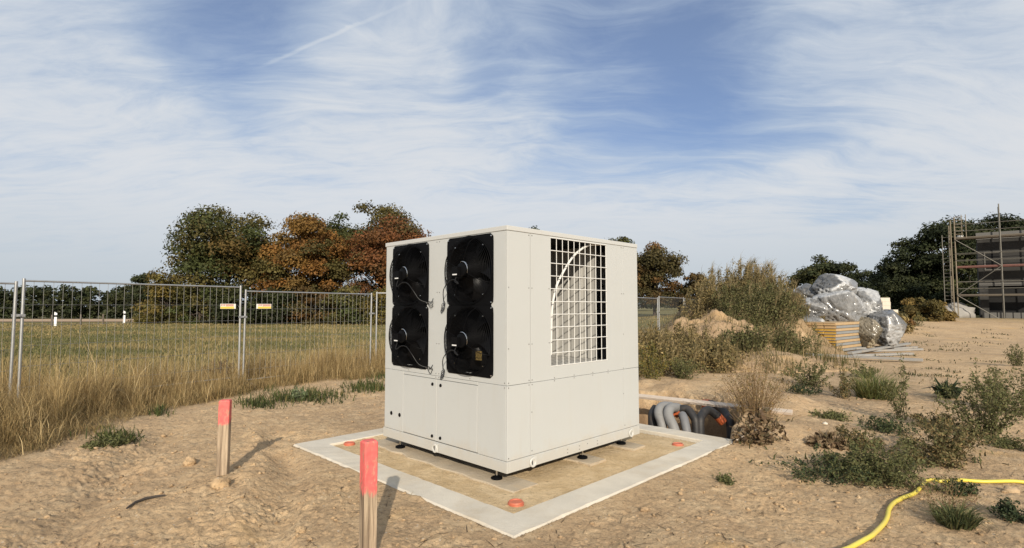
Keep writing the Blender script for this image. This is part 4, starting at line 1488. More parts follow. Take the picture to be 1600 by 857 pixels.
def mound_grass():
    rs = np.random.default_rng(88)
    parts = []
    for (hz, cx, cy, rx, ry, n, hh) in ((hz_m, 8.7, 21.5, 3.6, 3.9, 6500, 0.34), (hz_w, 6.3, 15.2, 3.3, 1.6, 4200, 0.34), (hz_s, 6.35, 17.4, 2.4, 2.2, 1900, 0.30)):
        x = cx + rs.uniform(-1, 1, n) * rx
        y = cy + rs.uniform(-1, 1, n) * ry
        keep = (fbm(x * 0.7, y * 0.7, 3) + rs.normal(size=n) * 0.15 > -0.05) & (np.hypot((x - cx) / rx, (y - cy) / ry) < 1.0)
        x, y = x[keep], y[keep]
        m = len(x)
        c = palette(rs, m, [(0.20, 0.155, 0.07), (0.12, 0.105, 0.042), (0.075, 0.078, 0.028), (0.26, 0.20, 0.10)], 0.3)
        parts.append(blades(np.stack([x, y, hz(x, y) - 0.02], 1), hh * rs.uniform(0.4, 1.4, m), rs.random(m) * 6.28, np.abs(rs.normal(size=m)) * 0.5, rs.uniform(0.010, 0.022, m), c, rs, 0.8))
    # rough grass between the unit and the right hand fence
    n = 9000
    y = rs.uniform(11.5, 24, n)
    x = rs.uniform(0.17, 0.36, n) * y
    keep = grass_s(x, y) > -1.6 + rs.normal(size=n) * 0.5
    x, y = x[keep], y[keep]
    m = len(x)
    c = palette(rs, m, STRAW + [(0.10, 0.095, 0.036)], 0.3)
    parts.append(blades(np.stack([x, y, terrain(x, y)], 1), rs.uniform(0.25, 0.75, m), rs.random(m) * 6.28, np.abs(rs.normal(size=m)) * 0.4, rs.uniform(0.008, 0.016, m), c, rs, 0.7))
    V, T, C = merge(parts)
    o = link_mesh('mound_grass', tri_mesh('mound_grass', V, T, C), M['straw'])
    set_props(o, 'wild grass growing over the mound and behind the unit', 'grass', kind='stuff')


mound_grass()

# ------------------------------------------------------------------ mesh fence
PL = 3.42


def make_panel():
    root = empty('site_fence')
    post = MB().tube([(0, 0, 0.02), (0, 0, 2.0)], 0.021, 10).mesh('post', True)
    for x in (0, PL):
        o = link_mesh('post', post, M['galv'], root)
        o.location.x = x
    rail = MB().tube([(0.0, 0, 0), (PL, 0, 0)], 0.015, 8).mesh('rail', True)
    o = link_mesh('top_rail', rail, M['galv'], root)
    o.location.z = 1.965
    o = link_mesh('bottom_rail', rail, M['galv'], root)
    o.location.z = 0.15
    wv = MB().tube([(0, 0, 0.15), (0, 0, 1.965)], 0.0026, 4, caps=False).mesh('wire')
    nw = 27
    for i in range(nw):
        o = link_mesh('wire', wv, M['wire'], root)
        o.location = ((i + 1) * PL / (nw + 1), 0.004, 0)
    wh = MB().tube([(0, 0, 0), (PL, 0, 0)], 0.0026, 4, caps=False).mesh('crosswire')
    for z in (0.36, 0.67, 0.98, 1.29, 1.60):
        o = link_mesh('crosswire', wh, M['wire'], root)
        o.location = (0, -0.002, z)
    return root


proto_panel = make_panel()
used_panel = False


def fence_panel(p, q, label, tilt=0.0):
    global used_panel
    o = copy_tree(proto_panel) if used_panel else proto_panel
    used_panel = True
    d = np.array(q) - np.array(p)
    L = np.linalg.norm(d)
    d = d / L
    s = np.array(p) + d * (L - PL) / 2
    o.location = (s[0], s[1], float(terrain(np.array([s[0]]), np.array([s[1]]), False)[0]) - 0.02)
    o.rotation_euler = (tilt, 0, math.atan2(d[1], d[0]))
    set_props(o, label, 'fence', 'temporary mesh fence panels')
    return o


fd = (FB - FA) / np.linalg.norm(FB - FA)
FZ = FA - fd * 3.52
FK = np.array([3.4, 16.1])
FM = (FC + FK) / 2
FN = np.array([5.15, 19.2])
FO = np.array([7.05, 22.3])
FP = np.array([8.9, 25.4])
fence_panel(FZ, FA, 'mesh fence panel cut by the left picture edge', 0.01)
fence_panel(FA, FB, 'mesh fence panel at left carrying a sign near its right post', -0.012)
fence_panel(FB, FC, 'mesh fence panel with a sign near its left post, ending beside the unit', 0.008)
fence_panel(FC, FM, 'mesh fence panel running behind the left edge of the unit')
fence_panel(FM, FK, 'mesh fence panel hidden behind the unit')
fence_panel(FK, FN, 'mesh fence panel showing directly right of the unit')
fence_panel(FN, FO, 'second mesh fence panel to the right of the unit')
fence_panel(FO, FP, 'mesh fence panel running behind the sand heap')

clamp_me = MB().box(-0.075, 0.075, -0.03, 0.03, -0.02, 0.02).tube([(0, -0.05, 0), (0, 0.05, 0)], 0.012, 8).mesh('clamp')
foot_mb = MB().box(-0.34, 0.34, -0.11, 0.11, 0, 0.10).box(-0.30, 0.30, -0.09, 0.09, 0.10, 0.125)
foot_me = foot_mb.mesh('foot')
for k, (p, d, lab) in enumerate(((FA, fd, 'the far left fence joint'), (FB, fd, 'the fence joint between the two signs'), (FC, fd, 'the fence joint beside the unit'), (FN, (FO - FN) / np.linalg.norm(FO - FN), 'the first fence joint right of the unit'), (FO, (FO - FN) / np.linalg.norm(FO - FN), 'the fence joint left of the sand heap'))):
    z = float(terrain(np.array([p[0]]), np.array([p[1]]), False)[0])
    for zz_, hgt in (('upper', 1.42),):
        c = link_mesh('fence_clamp', clamp_me, M['galv'])
        c.location = (p[0], p[1], z + hgt)
        c.rotation_euler = (0, 0, math.atan2(d[1], d[0]))
        set_props(c, 'steel clamp joining the posts at ' + lab, 'clamp', 'fence clamps')
    f = link_mesh('ballast_block', foot_me, M['concrete_rough'])
    f.location = (p[0], p[1], z - 0.03)
    f.rotation_euler = (0, 0, math.atan2(d[1], d[0]) + math.pi / 2)
    set_props(f, 'concrete fence foot in the grass at ' + lab, 'fence foot', 'fence feet')


def fence_sign(frac0, p, q, z, label, mirror=False, W=0.31):
    d = (q - p) / np.linalg.norm(q - p)
    s = p + d * frac0
    n = np.array([d[1], -d[0]])
    root = empty('warning_sign', (s[0] + n[0] * 0.02, s[1] + n[1] * 0.02, z), math.atan2(d[1], d[0]), label, 'sign', 'signs on the mesh fence')
    Hh = 0.10
    MB().box(0, W, -0.003, 0.003, 0, Hh).build('sign_board', M['sign_white'], root)
    m = 0.0 if not mirror else 0.03
    w1 = W - 0.035
    MB().box(m, m + w1, -0.0052, -0.0034, 0.004, 0.044).build('yellow_band', M['sign_yellow'], root)
    mb = MB()
    x = m + 0.012
    for wd in (0.022, 0.019, 0.025):
        mb.box(x, x + 0.007, -0.0056, -0.0034, 0.056, 0.090)
        mb.box(x + 0.007, x + wd, -0.0056, -0.0034, 0.082, 0.090)
        mb.box(x + 0.007, x + wd * 0.8, -0.0056, -0.0034, 0.068, 0.075)
        x += wd + 0.009
    mb.build('lettering', M['sign_red'], root)
    MB().box(x, m + w1 - 0.01, -0.0056, -0.0034, 0.054, 0.068).build('red_line', M['sign_red'], root)
    MB().box(x, m + w1 - 0.01, -0.0056, -0.0034, 0.080, 0.090).build('red_line', M['sign_red'], root)
    return root


fence_sign(3.04, FA, FB, 1.60, 'small white and yellow sign with red print, left of the fence joint')
fence_sign(0.28, FB, FC, 1.60, 'small white and yellow sign with red print, right of the fence joint', True, 0.335)

# roadside posts and old field posts
for k, (px, py, hpx, d, lab) in enumerate(((88, 511, 20, 45, 'white roadside post at far left, beside an old wooden post'), (195, 503, 17, 52, 'white roadside post further right along the field edge'))):
    p = at(px, 479, d)
    z0 = float(terrain(np.array([p[0]]), np.array([d]), False)[0])
    root = empty('roadside_post', (p[0], d, z0), 0.4, lab, 'post', 'white roadside posts')
    h = 1.08 * (1.0 if k == 0 else 1.05)
    MB().box(-0.09, 0.09, -0.06, 0.06, 0, h * 0.72).build('shaft', M['post_white'], root, bevel=0.02)
    MB().box(-0.092, 0.092, -0.062, 0.062, h * 0.72, h * 0.86).build('black_band', M['black'], root)
    mb = MB()
    mb.add([(-0.09, -0.06, h * .86), (0.09, -0.06, h * .86), (0.09, 0.06, h * .86), (-0.09, 0.06, h * .86), (-0.09, -0.06, h * 1.1), (0.09, -0.06, h * 1.0), (0.09, 0.06, h * 1.0), (-0.09, 0.06, h * 1.1)],
           [(0, 3, 2, 1), (4, 5, 6, 7), (0, 1, 5, 4), (1, 2, 6, 5), (2, 3, 7, 6), (3, 0, 4, 7)])
    mb.build('cap', M['post_white'], root)
wp = MB().tube([(0, 0, -0.2), (0.01, 0, 0.5), (0, 0, 0.95)], [0.08, 0.075, 0.07], 7).mesh('field_post', True)
for px, d, lab in ((82, 45.5, 'old wooden field post beside the far left roadside post'), (127, 48, 'old wooden field post between the two roadside posts'), (162, 50, 'old wooden field post just left of the right roadside post'), (241, 55, 'old wooden field post below the olive bush')):
    p = at(px, 479, d)
    o = link_mesh('field_post', wp, M['old_wood'])
    o.location = (p[0], d, float(terrain(np.array([p[0]]), np.array([d]), False)[0]))
    set_props(o, lab, 'post', 'old field posts')

# ------------------------------------------------------------------ concrete ring and strips
def skew(a, b):
    return RF + E_R * a + E_L * b


def build_ring():
    rs = np.random.default_rng(12)
    outer = [(0, 0), (LEN_R, 0), (LEN_R, LEN_L), (0, LEN_L)]
    inner = [(RW, RW), (LEN_R - RW, RW), (LEN_R - RW, LEN_L - RW), (RW, LEN_L - RW)]
    N = 36
    top, bot = 0.018, -0.5

    def sample(poly, jit):
        pts = []
        for i in range(4):
            p, q = np.array(poly[i]), np.array(poly[(i + 1) % 4])
            for k in range(N):
                t = k / N
                s = p + (q - p) * t
                s = s + rs.normal(size=2) * jit * (0.4 if k else 0)
                pts.append(skew(s[0], s[1]))
        return pts
    o, i_ = sample(outer, 0.006), sample(inner, 0.004)
    n = len(o)
    vs, fs = [], []
    for k in range(n):
        oc = o[k]
        ic = i_[k]
        dirv_ = (ic - oc) / np.linalg.norm(ic - oc)
        ch = 0.010 + 0.012 * rs.random() ** 2
        vs += [(oc[0], oc[1], bot), (oc[0], oc[1], top - ch), (*(oc + dirv_ * ch), top + rs.normal() * 0.0012), (*(ic - dirv_ * 0.008), top + rs.normal() * 0.0012), (ic[0], ic[1], top - 0.008), (ic[0], ic[1], bot)]
    for k in range(n):
        k2 = (k + 1) % n
        for j in range(5):
            fs.append((k * 6 + j, k2 * 6 + j, k2 * 6 + j + 1, k * 6 + j + 1))
    mb = MB()
    mb.add(vs, fs)
    ob = mb.build('foundation_ring', M['concrete'])
    set_props(ob, 'square pale concrete foundation ring around the unit', 'foundation')


build_ring()

UNIT_ROT = math.pi / 4
cU, sU = math.cos(UNIT_ROT), math.sin(UNIT_ROT)


def unit_world(x, y):
    return BOX[0] + x * cU - y * sU, BOX[1] + x * sU + y * cU


for (x0, x1, y0, y1, lab) in ((-0.10, 0.24, -0.17, 2.3, 'rough concrete strip under the fan side feet'), (1.06, 1.36, -0.16, 2.3, 'rough concrete strip under the middle of the unit'), (1.90, 2.18, -0.14, 2.3, 'rough concrete strip under the right end of the unit')):
    rs = np.random.default_rng(int(x1 * 100))
    mb = MB()
    n = 14
    vs, fs = [], []
    for i in range(n + 1):
        y = y0 + (y1 - y0) * i / n
        a, b = x0 + rs.normal() * 0.012, x1 + rs.normal() * 0.012
        zt = 0.003 + rs.normal() * 0.004
        vs += [(a, y, -0.2), (a, y, zt - 0.008), (a + 0.01, y, zt), (b - 0.01, y, zt), (b, y, zt - 0.008), (b, y, -0.2)]
    for i in range(n):
        for j in range(5):
            fs.append((i * 6 + j, i * 6 + j + 1, i * 6 + 7 + j, i * 6 + 6 + j))
    fs.append((5, 4, 3, 2, 1, 0))
    fs.append(tuple(n * 6 + j for j in range(6)))
    mb.add(vs, fs)
    o = mb.build('concrete_strip', M['concrete_rough'])
    o.location = (BOX[0], BOX[1], 0)
    o.rotation_euler = (0, 0, UNIT_ROT)
    set_props(o, lab, 'concrete strip', 'concrete strips under the unit')

# orange pipe caps set in the sand
cap_me = MB().lathe([(0.0, 0.014), (0.030, 0.015), (0.046, 0.014), (0.049, 0.020), (0.058, 0.021), (0.062, 0.016), (0.062, 0.008), (0.069, 0.006), (0.069, -0.08)], seg=28).mesh('pipe_cap', True)
for (px, py, lab) in ((546, 693, 'orange pipe cap in the sand at the left corner inside the ring'), (806, 786, 'orange pipe cap in the sand at the front corner inside the ring'), (1059, 694, 'orange pipe cap in the sand at the right corner inside the ring')):
    p = gp(px, py, 0.0)
    o = link_mesh('pipe_cap', cap_me, M['cap'])
    o.location = (p[0], p[1], tz(p[0], p[1]) + 0.003)
    o.rotation_euler = (random.uniform(-.04, .04), random.uniform(-.04, .04), random.random() * 6)
    set_props(o, lab, 'pipe cap', 'orange pipe caps')

# ------------------------------------------------------------------ the heat pump unit
unit = empty('heat_pump', (BOX[0], BOX[1], 0), UNIT_ROT, 'large cream white heat pump unit with four black fans on the concrete ring', 'heat pump')
TH = 0.018
ZS, ZD, ZL = 0.208, 0.905, 2.374          # skirt top, seam, lid bottom
g = 0.002


def lp(name, y0, y1, z0, z1, x=0.0, bevel=0.0025):
    return MB().box(x, x + TH, y0 + g, y1 - g, z0 + g, z1 - g).build(name, M['casing'], unit, bevel=bevel)


def rp(name, x0, x1, z0, z1, y=0.0, bevel=0.0025):
    return MB().box(x0 + g, x1 - g, y, y + TH, z0 + g, z1 - g).build(name, M['casing'], unit, bevel=bevel)


def holed(name, us, zs, skip, plane, mat, depth=TH):
    """flat sheet with rectangular openings, plane 'L' (x=0) or 'R' (y=0)"""
    mb = MB()
    nu, nz = len(us), len(zs)
    idx = lambda i, j, k: (i * nz + j) * 2 + k
    vs = []
    for i in range(nu):
        for j in range(nz):
            for k in (0, depth):
                vs.append((k, us[i], zs[j]) if plane == 'L' else (us[i], k, zs[j]))
    fs = []
    solid = lambda i, j: 0 <= i < nu - 1 and 0 <= j < nz - 1 and (i, j) not in skip
    for i in range(nu - 1):
        for j in range(nz - 1):
            if not solid(i, j):
                continue
            fs.append((idx(i, j, 0), idx(i, j + 1, 0), idx(i + 1, j + 1, 0), idx(i + 1, j, 0)))
            fs.append((idx(i, j, 1), idx(i + 1, j, 1), idx(i + 1, j + 1, 1), idx(i, j + 1, 1)))
            for (di, dj, a, b) in ((-1, 0, (i, j), (i, j + 1)), (1, 0, (i + 1, j), (i + 1, j + 1)), (0, -1, (i, j), (i + 1, j)), (0, 1, (i, j + 1), (i + 1, j + 1))):
                if not solid(i + di, j + dj):
                    fs.append((idx(*a, 0), idx(*b, 0), idx(*b, 1), idx(*a, 1)))
    mb.add(vs, fs)
    return mb.build(name, mat, unit)


# fan side, upper: one sheet with two tall openings
holed('fan_panel', [TH + .001, 0.215, 0.872, 1.262, 1.918, BY - TH - .001], [ZD + g, 0.985, 2.345, ZL - g], {(1, 1), (3, 1)}, 'L', M['casing'])
# fan side, lower: strips, header and two doors
lp('lower_panel', TH + .001, 0.413, ZS, ZD)
lp('lower_panel', 1.709, BY - TH - .001, ZS, ZD)
lp('lower_panel', 0.413, 1.709, 0.869, ZD)
for (y0, y1) in ((0.415, 1.070), (1.074, 1.707)):
    dr = MB().box(-0.002, TH, y0 + .0025, y1 - .0025, ZS + 0.008, 0.866).build('service_door', M['casing'], unit, bevel=0.003)
    kn = MB().lathe([(0.0, -0.012), (0.012, -0.012), (0.017, -0.007), (0.018, 0.0)], axis='x', seg=14).mesh('door_lock', True)
    yk = 1.0035 if y0 < 0.5 else 1.146
    for zk in (0.810, 0.258):
        o = link_mesh('door_lock', kn, M['black'], dr)
        o.location = (-0.002, yk, zk)
gr_me = MB().lathe([(0.0, -0.003), (0.017, -0.003), (0.021, -0.005), (0.024, 0.0)], axis='x', seg=16).mesh('grommet', True)
for y in (1.950, 1.777):
    o = link_mesh('grommet', gr_me, M['black'], unit)
    o.location = (0, y, 0.392)

# side with the grille
rp('corner_panel', 0.0, 0.322, ZD, ZL)
holed('grille_panel', [0.322 + g, 0.627, 1.612, 1.937 - g], [ZD + g, 1.037, 2.362, ZL - g], {(1, 1)}, 'R', M['casing'], 0.012)
rp('corner_panel', 1.937, BX, ZD, ZL)
rp('lower_panel', 0.0, 0.322, ZS, ZD)
rp('lower_panel', 0.322, 1.937, ZS, ZD)
rp('lower_panel', 1.937, BX, ZS, ZD)
# rear sides
MB().box(BX - TH, BX, TH + .001, BY, ZS + g, ZL - g).build('rear_panel', M['casing'], unit)
MB().box(TH + .001, BX - TH - .001, BY - TH, BY, ZS + g, ZL - g).build('rear_panel', M['casing'], unit)
# lid and base skirt
MB().box(-0.005, BX + 0.005, -0.005, BY + 0.005, ZL + 0.001, BZ1).build('lid', M['lid'], unit, bevel=0.005)
sk = MB()
sk.box(-0.003, 0.03, -0.003, BY, BZ0, ZS - g)
sk.box(0.0305, BX, -0.003, 0.03, BZ0, ZS - g)
sk.box(BX - 0.03, BX + 0.003, 0.0305, BY, BZ0, ZS - g)
sk.box(0.0305, BX - 0.0305, BY - 0.03, BY + 0.003, BZ0, ZS - g)
sk.build('base_frame', M['casing'], unit, bevel=0.003)
MB().box(0.035, BX - 0.035, 0.035, BY - 0.035, BZ0 + 0.02, BZ0 + 0.05).build('base_tray', M['gap'], unit)
# dark strips added behind the sheet joints to stop light and keep gaps dark
fr = MB()
fr.box(TH + .002, TH + .010, 0.02, BY - 0.02, ZS - 0.002, 0.96)
fr.box(TH + .011, 0.32 - .02, TH + .002, TH + .010, ZS - .002, ZL)
fr.box(0.30, 0.345, 0.0125 + .007, 0.034, ZS - .002, ZL)
fr.box(0.345, 1.915, TH + .002, TH + .010, ZS - .002, ZD + 0.06)
fr.box(1.915, BX - .02, TH + .002, TH + .010, ZS - .002, ZL)
fr.build('joint_backing', M['gap'], unit)
cv = MB()   # black sheets stand in for the unlit depth of fan bay and air inlet
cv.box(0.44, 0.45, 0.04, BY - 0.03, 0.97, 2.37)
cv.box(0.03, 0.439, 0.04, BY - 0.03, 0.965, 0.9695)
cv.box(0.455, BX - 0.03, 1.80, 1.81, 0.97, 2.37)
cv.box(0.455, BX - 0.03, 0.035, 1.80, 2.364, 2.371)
cv.build('chamber_shade', M['black_matte'], unit)

# inlet grille: white bars
gx0, gx1, gz0, gz1 = 0.627, 1.612, 1.037, 2.362
nb_v, nb_h = 10, 11
bar_v = MB().tube([(0, 0.006, gz0), (0, 0.006, gz1)], 0.0039, 6).mesh('grille_bar', True)
bar_h = MB().tube([(gx0, 0.0, 0), (gx1, 0.0, 0)], 0.0046, 6).mesh('grille_bar', True)
for i in range(nb_v + 1):
    o = link_mesh('grille_bar', bar_v, M['white_wire'], unit)
    o.location.x = gx0 + 0.004 + (gx1 - gx0 - 0.008) * i / nb_v
for i in range(nb_h):
    o = link_mesh('grille_bar', bar_h, M['white_wire'], unit)
    o.location.z = gz0 + 0.004 + (gz1 - gz0 - 0.008) * i / (nb_h - 1)


def local_hit(px, py, yplane):
    """point in unit coordinates on the plane y=yplane seen at a photo pixel (sizing aid)"""
    d = pix_ray(px, py)
    nrm_ = np.array([-sU, cU, 0])
    org = np.array([BOX[0] - sU * yplane, BOX[1] + cU * yplane, 0])
    t = np.dot(org - np.array([0, 0, CAM_H]), nrm_) / np.dot(d, nrm_)
    P = np.array([0, 0, CAM_H]) + d * t
    q = P[:2] - BOX
    return q[0] * cU + q[1] * sU, P[2]


XW = local_hit(928.5, 480, 0.22)[0]
iw = MB()
y = 0.22
k = 0
while y < 1.78:
    w_ = 0.105 if k % 2 == 0 else 0.085
    iw.box(XW + (0 if k % 2 == 0 else 0.016), XW + 0.03, y, min(y + w_, 1.78), 1.032, 2.363)
    y += w_
    k += 1
iw.build('heat_exchanger_casing', M['inner'], unit)
fl = MB()
for k in range(9):
    fl.box(0.46, XW - .001, 0.045 + k * 0.19, 0.045 + k * 0.19 + 0.186, 1.015, 1.030)
fl.build('inlet_floor', M['inner'], unit)
ap = []
for (px, py) in ((860.5, 556), (861.3, 520), (862.8, 480), (869, 449), (877, 431), (886, 415), (893, 404.5), (901, 395.5), (910, 388.5), (919, 384), (932, 382.3), (947, 382.5)):
    x_, z_ = local_hit(px, py, 0.06)
    ap.append((x_, 0.06, z_))
sm = []
for i in range(len(ap) - 1):
    p0, p1, p2, p3 = (np.array(ap[max(i - 1, 0)]), np.array(ap[i]), np.array(ap[i + 1]), np.array(ap[min(i + 2, len(ap) - 1)]))
    for t in (0, 0.33, 0.66):
        sm.append(0.5 * ((2 * p1) + (-p0 + p2) * t + (2 * p0 - 5 * p1 + 4 * p2 - p3) * t ** 2 + (-p0 + 3 * p1 - 3 * p2 + p3) * t ** 3))
sm.append(np.array(ap[-1]))
MB().tube(sm, 0.0125, 8).build('white_bent_tube', M['white_steel'], unit, True)
xs_, _ = local_hit(940, 480, 0.30)
_, zA = local_hit(940, 452, 0.30)
_, zB = local_hit(940, 516, 0.30)
MB().box(xs_ - 0.03, xs_ + 0.035, 0.30, 0.33, zB, zA).build('bracket', M['inner'], unit, bevel=0.004)
MB().tube([(xs_ - 0.10, 0.26, 1.03), (xs_ - 0.10, 0.26, zA - 0.05), (xs_ - 0.07, 0.26, zA), (xs_ - 0.02, 0.27, zA + 0.04), (xs_, 0.30, zA + 0.02)], 0.016, 8).build('black_tube', M['black'], unit, True)


# fans
def fan_meshes():
    W2, H2, ch = 0.359, 0.3515, 0.034
    n = 64
    mb = MB()
    vs, fs = [], []
    for k in range(n):
        a = 2 * math.pi * (k + 0.5) / n
        c, s = math.cos(a), math.sin(a)
        t = min(W2 / max(abs(c), 1e-6), H2 / max(abs(s), 1e-6), (W2 + H2 - ch) / (abs(c) + abs(s)))
        ri = 0.328
        vs += [(0.0, t * c, t * s), (-0.008, t * c, t * s), (-0.008, (ri + .006) * c, (ri + .006) * s), (-0.002, ri * c, ri * s), (0.16, (ri - 0.012) * c, (ri - 0.012) * s), (0.17, 0.05 * c, 0.05 * s)]
    for k in range(n):
        k2 = (k + 1) % n
        for j in range(5):
            fs.append((k * 6 + j, k * 6 + j + 1, k2 * 6 + j + 1, k2 * 6 + j))
    mb.add(vs, fs)
    plate = mb.mesh('fan', False)
    gd = MB()
    dome = lambda r: -0.016 - 0.094 * (1 - (r / 0.352) ** 9)
    for i in range(20):
        r = 0.118 + 0.0128 * i - 0.0004 * max(0, i - 14) ** 2
        gd.torus((dome(r), 0, 0), 'x', r, 0.0021, 56, 4)
    for a in np.radians([22, 112, 202, 292]):
        pts = [(dome(r) - 0.003, r * math.cos(a), r * math.sin(a)) for r in np.linspace(0.10, 0.352, 9)]
        pts.append((-0.006, 0.357 * math.cos(a), 0.357 * math.sin(a)))
        gd.tube(pts, 0.0034, 5)
    guard = gd.mesh('guard', True)
    bl = MB()
    vs, fs = [], []
    m, q = 9, 7
    for i in range(m):
        r = 0.085 + (0.305 - 0.085) * i / (m - 1)
        for j in range(q):
            t = j / (q - 1)
            a = (t - 0.5) * (0.95 - 0.25 * i / (m - 1)) + 0.35 * (i / (m - 1)) ** 1.5
            x = 0.085 - 0.10 * (t - 0.5) * (1 - 0.35 * i / (m - 1)) + 0.02 * math.sin(t * 3.1)
            vs.append((x, r * math.cos(a), r * math.sin(a)))
    for i in range(m - 1):
        for j in range(q - 1):
            fs.append((i * q + j, i * q + j + 1, (i + 1) * q + j + 1, (i + 1) * q + j))
    off_ = len(vs)
    vs += [(x + 0.006, y_, z_) for (x, y_, z_) in vs]
    fs += [tuple(off_ + v for v in reversed(f)) for f in fs]
    bl.add(vs, fs)
    blade = bl.mesh('blade', True)
    mo = MB().lathe([(0.0, -0.118), (0.060, -0.118), (0.070, -0.112), (0.074, -0.06), (0.074, 0.12), (0.10, 0.125), (0.10, 0.16)], axis='x', seg=28)
    motor = mo.mesh('motor', True)
    ring = MB()
    pts = [(-0.098, 0.084 * math.cos(a), 0.084 * math.sin(a)) for a in np.linspace(R(70), R(205), 22)]
    ring.tube(pts, [0.002 + 0.006 * math.sin(math.pi * k / 21) for k in range(22)], 8)
    chrome = ring.mesh('motor_ring', True)
    tb = MB().box(-0.150, -0.100, 0.012, 0.10, -0.062, 0.034).mesh('terminal_box')
    lb = MB().box(-0.1525, -0.1505, 0.020, 0.088, -0.052, -0.040).mesh('label')
    bolt = MB().lathe([(0.0, -0.016), (0.006, -0.016), (0.008, -0.012), (0.008, -0.007)], axis='x', seg=10).mesh('bolt', True)
    return plate, guard, blade, motor, chrome, tb, lb, bolt


fm = fan_meshes()
FANS = ((0.5435, 2.015), (0.5435, 1.309), (1.590, 2.015), (1.590, 1.309))
for fi, (fy, fz) in enumerate(FANS):
    f = link_mesh('fan', fm[0], M['black'], unit)
    f.location = (-0.0005, fy, fz)
    link_mesh('guard', fm[1], M['black'], f)
    for b in range(5):
        o = link_mesh('blade', fm[2], M['blade'], f)
        o.rotation_euler = (2 * math.pi * b / 5 + 0.35 + 0.15 * fi, 0, 0)
    link_mesh('motor', fm[3], M['black'], f)
    link_mesh('motor_ring', fm[4], M['chrome'], f)
    link_mesh('terminal_box', fm[5], M['black'], f)
    link_mesh('label', fm[6], M['label'], f)
    for (by, bz) in ((0.335, 0.325), (-0.335, 0.325), (0.335, -0.325), (-0.335, -0.325), (-0.215, 0.245), (-0.215, -0.245), (0.215, 0.245), (0.215, -0.245)):
        o = link_mesh('bolt', fm[7], M['chrome'], f)
        o.location = (0, by, bz)
    if fi == 1:
        MB().box(-0.010, -0.0085, -0.20, -0.11, -0.19, -0.10).build('sticker', M['label_yellow'], f)
    left = fi >= 2
    sgn = -1 if left else 1
    pts = [(-0.13, 0.04, -0.05), (-0.15, 0.05, -0.115), (-0.16, 0.02 * -sgn, -0.14), (-0.15, 0.06 * sgn, -0.10), (-0.14, 0.15 * sgn, -0.11), (-0.135, 0.25 * sgn, -0.19), (-0.09, 0.31 * sgn, -0.29), (-0.022, 0.375 * sgn, -0.325)]
    mb = MB()

    def cr(pts):
        out = []
        P_ = [np.array(q) for q in pts]
        for i in range(len(P_) - 1):
            p0, p1, p2, p3 = P_[max(i - 1, 0)], P_[i], P_[i + 1], P_[min(i + 2, len(P_) - 1)]
            for t in (0, 0.25, 0.5, 0.75):
                out.append(0.5 * ((2 * p1) + (-p0 + p2) * t + (2 * p0 - 5 * p1 + 4 * p2 - p3) * t ** 2 + (-p0 + 3 * p1 - 3 * p2 + p3) * t ** 3))
        out.append(P_[-1])
        return out
    mb.tube(cr(pts), 0.0048, 7)
    # strand ends lying on the sheet
    rs = np.random.default_rng(900 + fi)
    for q in range(4):
        y0, z0 = 0.37 * sgn, -0.318 - 0.016 * q
        if left:
            e = [(-0.02, y0, -0.33), (-0.024, y0 - 0.03, z0 + 0.008), (-0.020, y0 - 0.06, z0 + rs.uniform(-0.02, 0.03)), (-0.012, y0 - 0.085, z0 + 0.016 + rs.uniform(-.03, .03))]
        else:
            e = [(-0.02, y0, -0.33), (-0.03, y0 + 0.035 - 0.008 * q, z0 - 0.02 - 0.004 * q), (-0.022, y0 + 0.055 + 0.006 * q, z0 - 0.045), (-0.014, y0 + 0.03 + 0.012 * q, z0 - 0.07), (-0.012, y0 + 0.016 + 0.012 * q, z0 - 0.05)]
        mb.tube(cr(e), 0.0030, 6)
    mb.build('cable', M['cable'], f, True)

# lifting lugs
lug_me = MB()
lug_me.box(-0.010, -0.0035, -0.048, 0.0, -0.036, 0.052)
lug_me.lathe([(0.026, -0.0036), (0.026, -0.014), (0.029, -0.017), (0.043, -0.017), (0.047, -0.013), (0.047, -0.0036)], axis='x', seg=26)
lug_mesh = lug_me.mesh('lifting_lug', True)
hole_me = MB().lathe([(0.0, -0.006), (0.0262, -0.006)], axis='x', seg=20).mesh('lug_hole')
for (x, y, rz) in ((-0.003, 1.085, 0), (0.345, -0.003, math.pi / 2), (2.07, -0.003, math.pi / 2)):
    o = link_mesh('lifting_lug', lug_mesh, M['lug'], unit)
    o.location = (x, y, 0.140)
    o.rotation_euler = (0, 0, rz)
    h_ = link_mesh('lug_hole', hole_me, M['gap'], o)

# levelling feet
foot = MB().lathe([(0.0, 0.030), (0.014, 0.030), (0.020, 0.026), (0.050, 0.016), (0.056, 0.010), (0.056, -0.004), (0.0, -0.004)], seg=22).mesh('foot', True)
rod = MB().lathe([(0.009, 0.02), (0.009, 0.085), (0.016, 0.085), (0.016, 0.098), (0.009, 0.098), (0.009, 0.13)], seg=10).mesh('threaded_rod', True)
for (x, y) in ((0.05, 1.83), (0.05, 0.19), (1.20, 0.05), (2.02, 0.10), (1.2, 1.9), (2.02, 1.9)):
    o = link_mesh('levelling_foot', foot, M['black'], unit)
    o.location = (x, y, 0.008)
    link_mesh('threaded_rod', rod, M['chrome'], o)

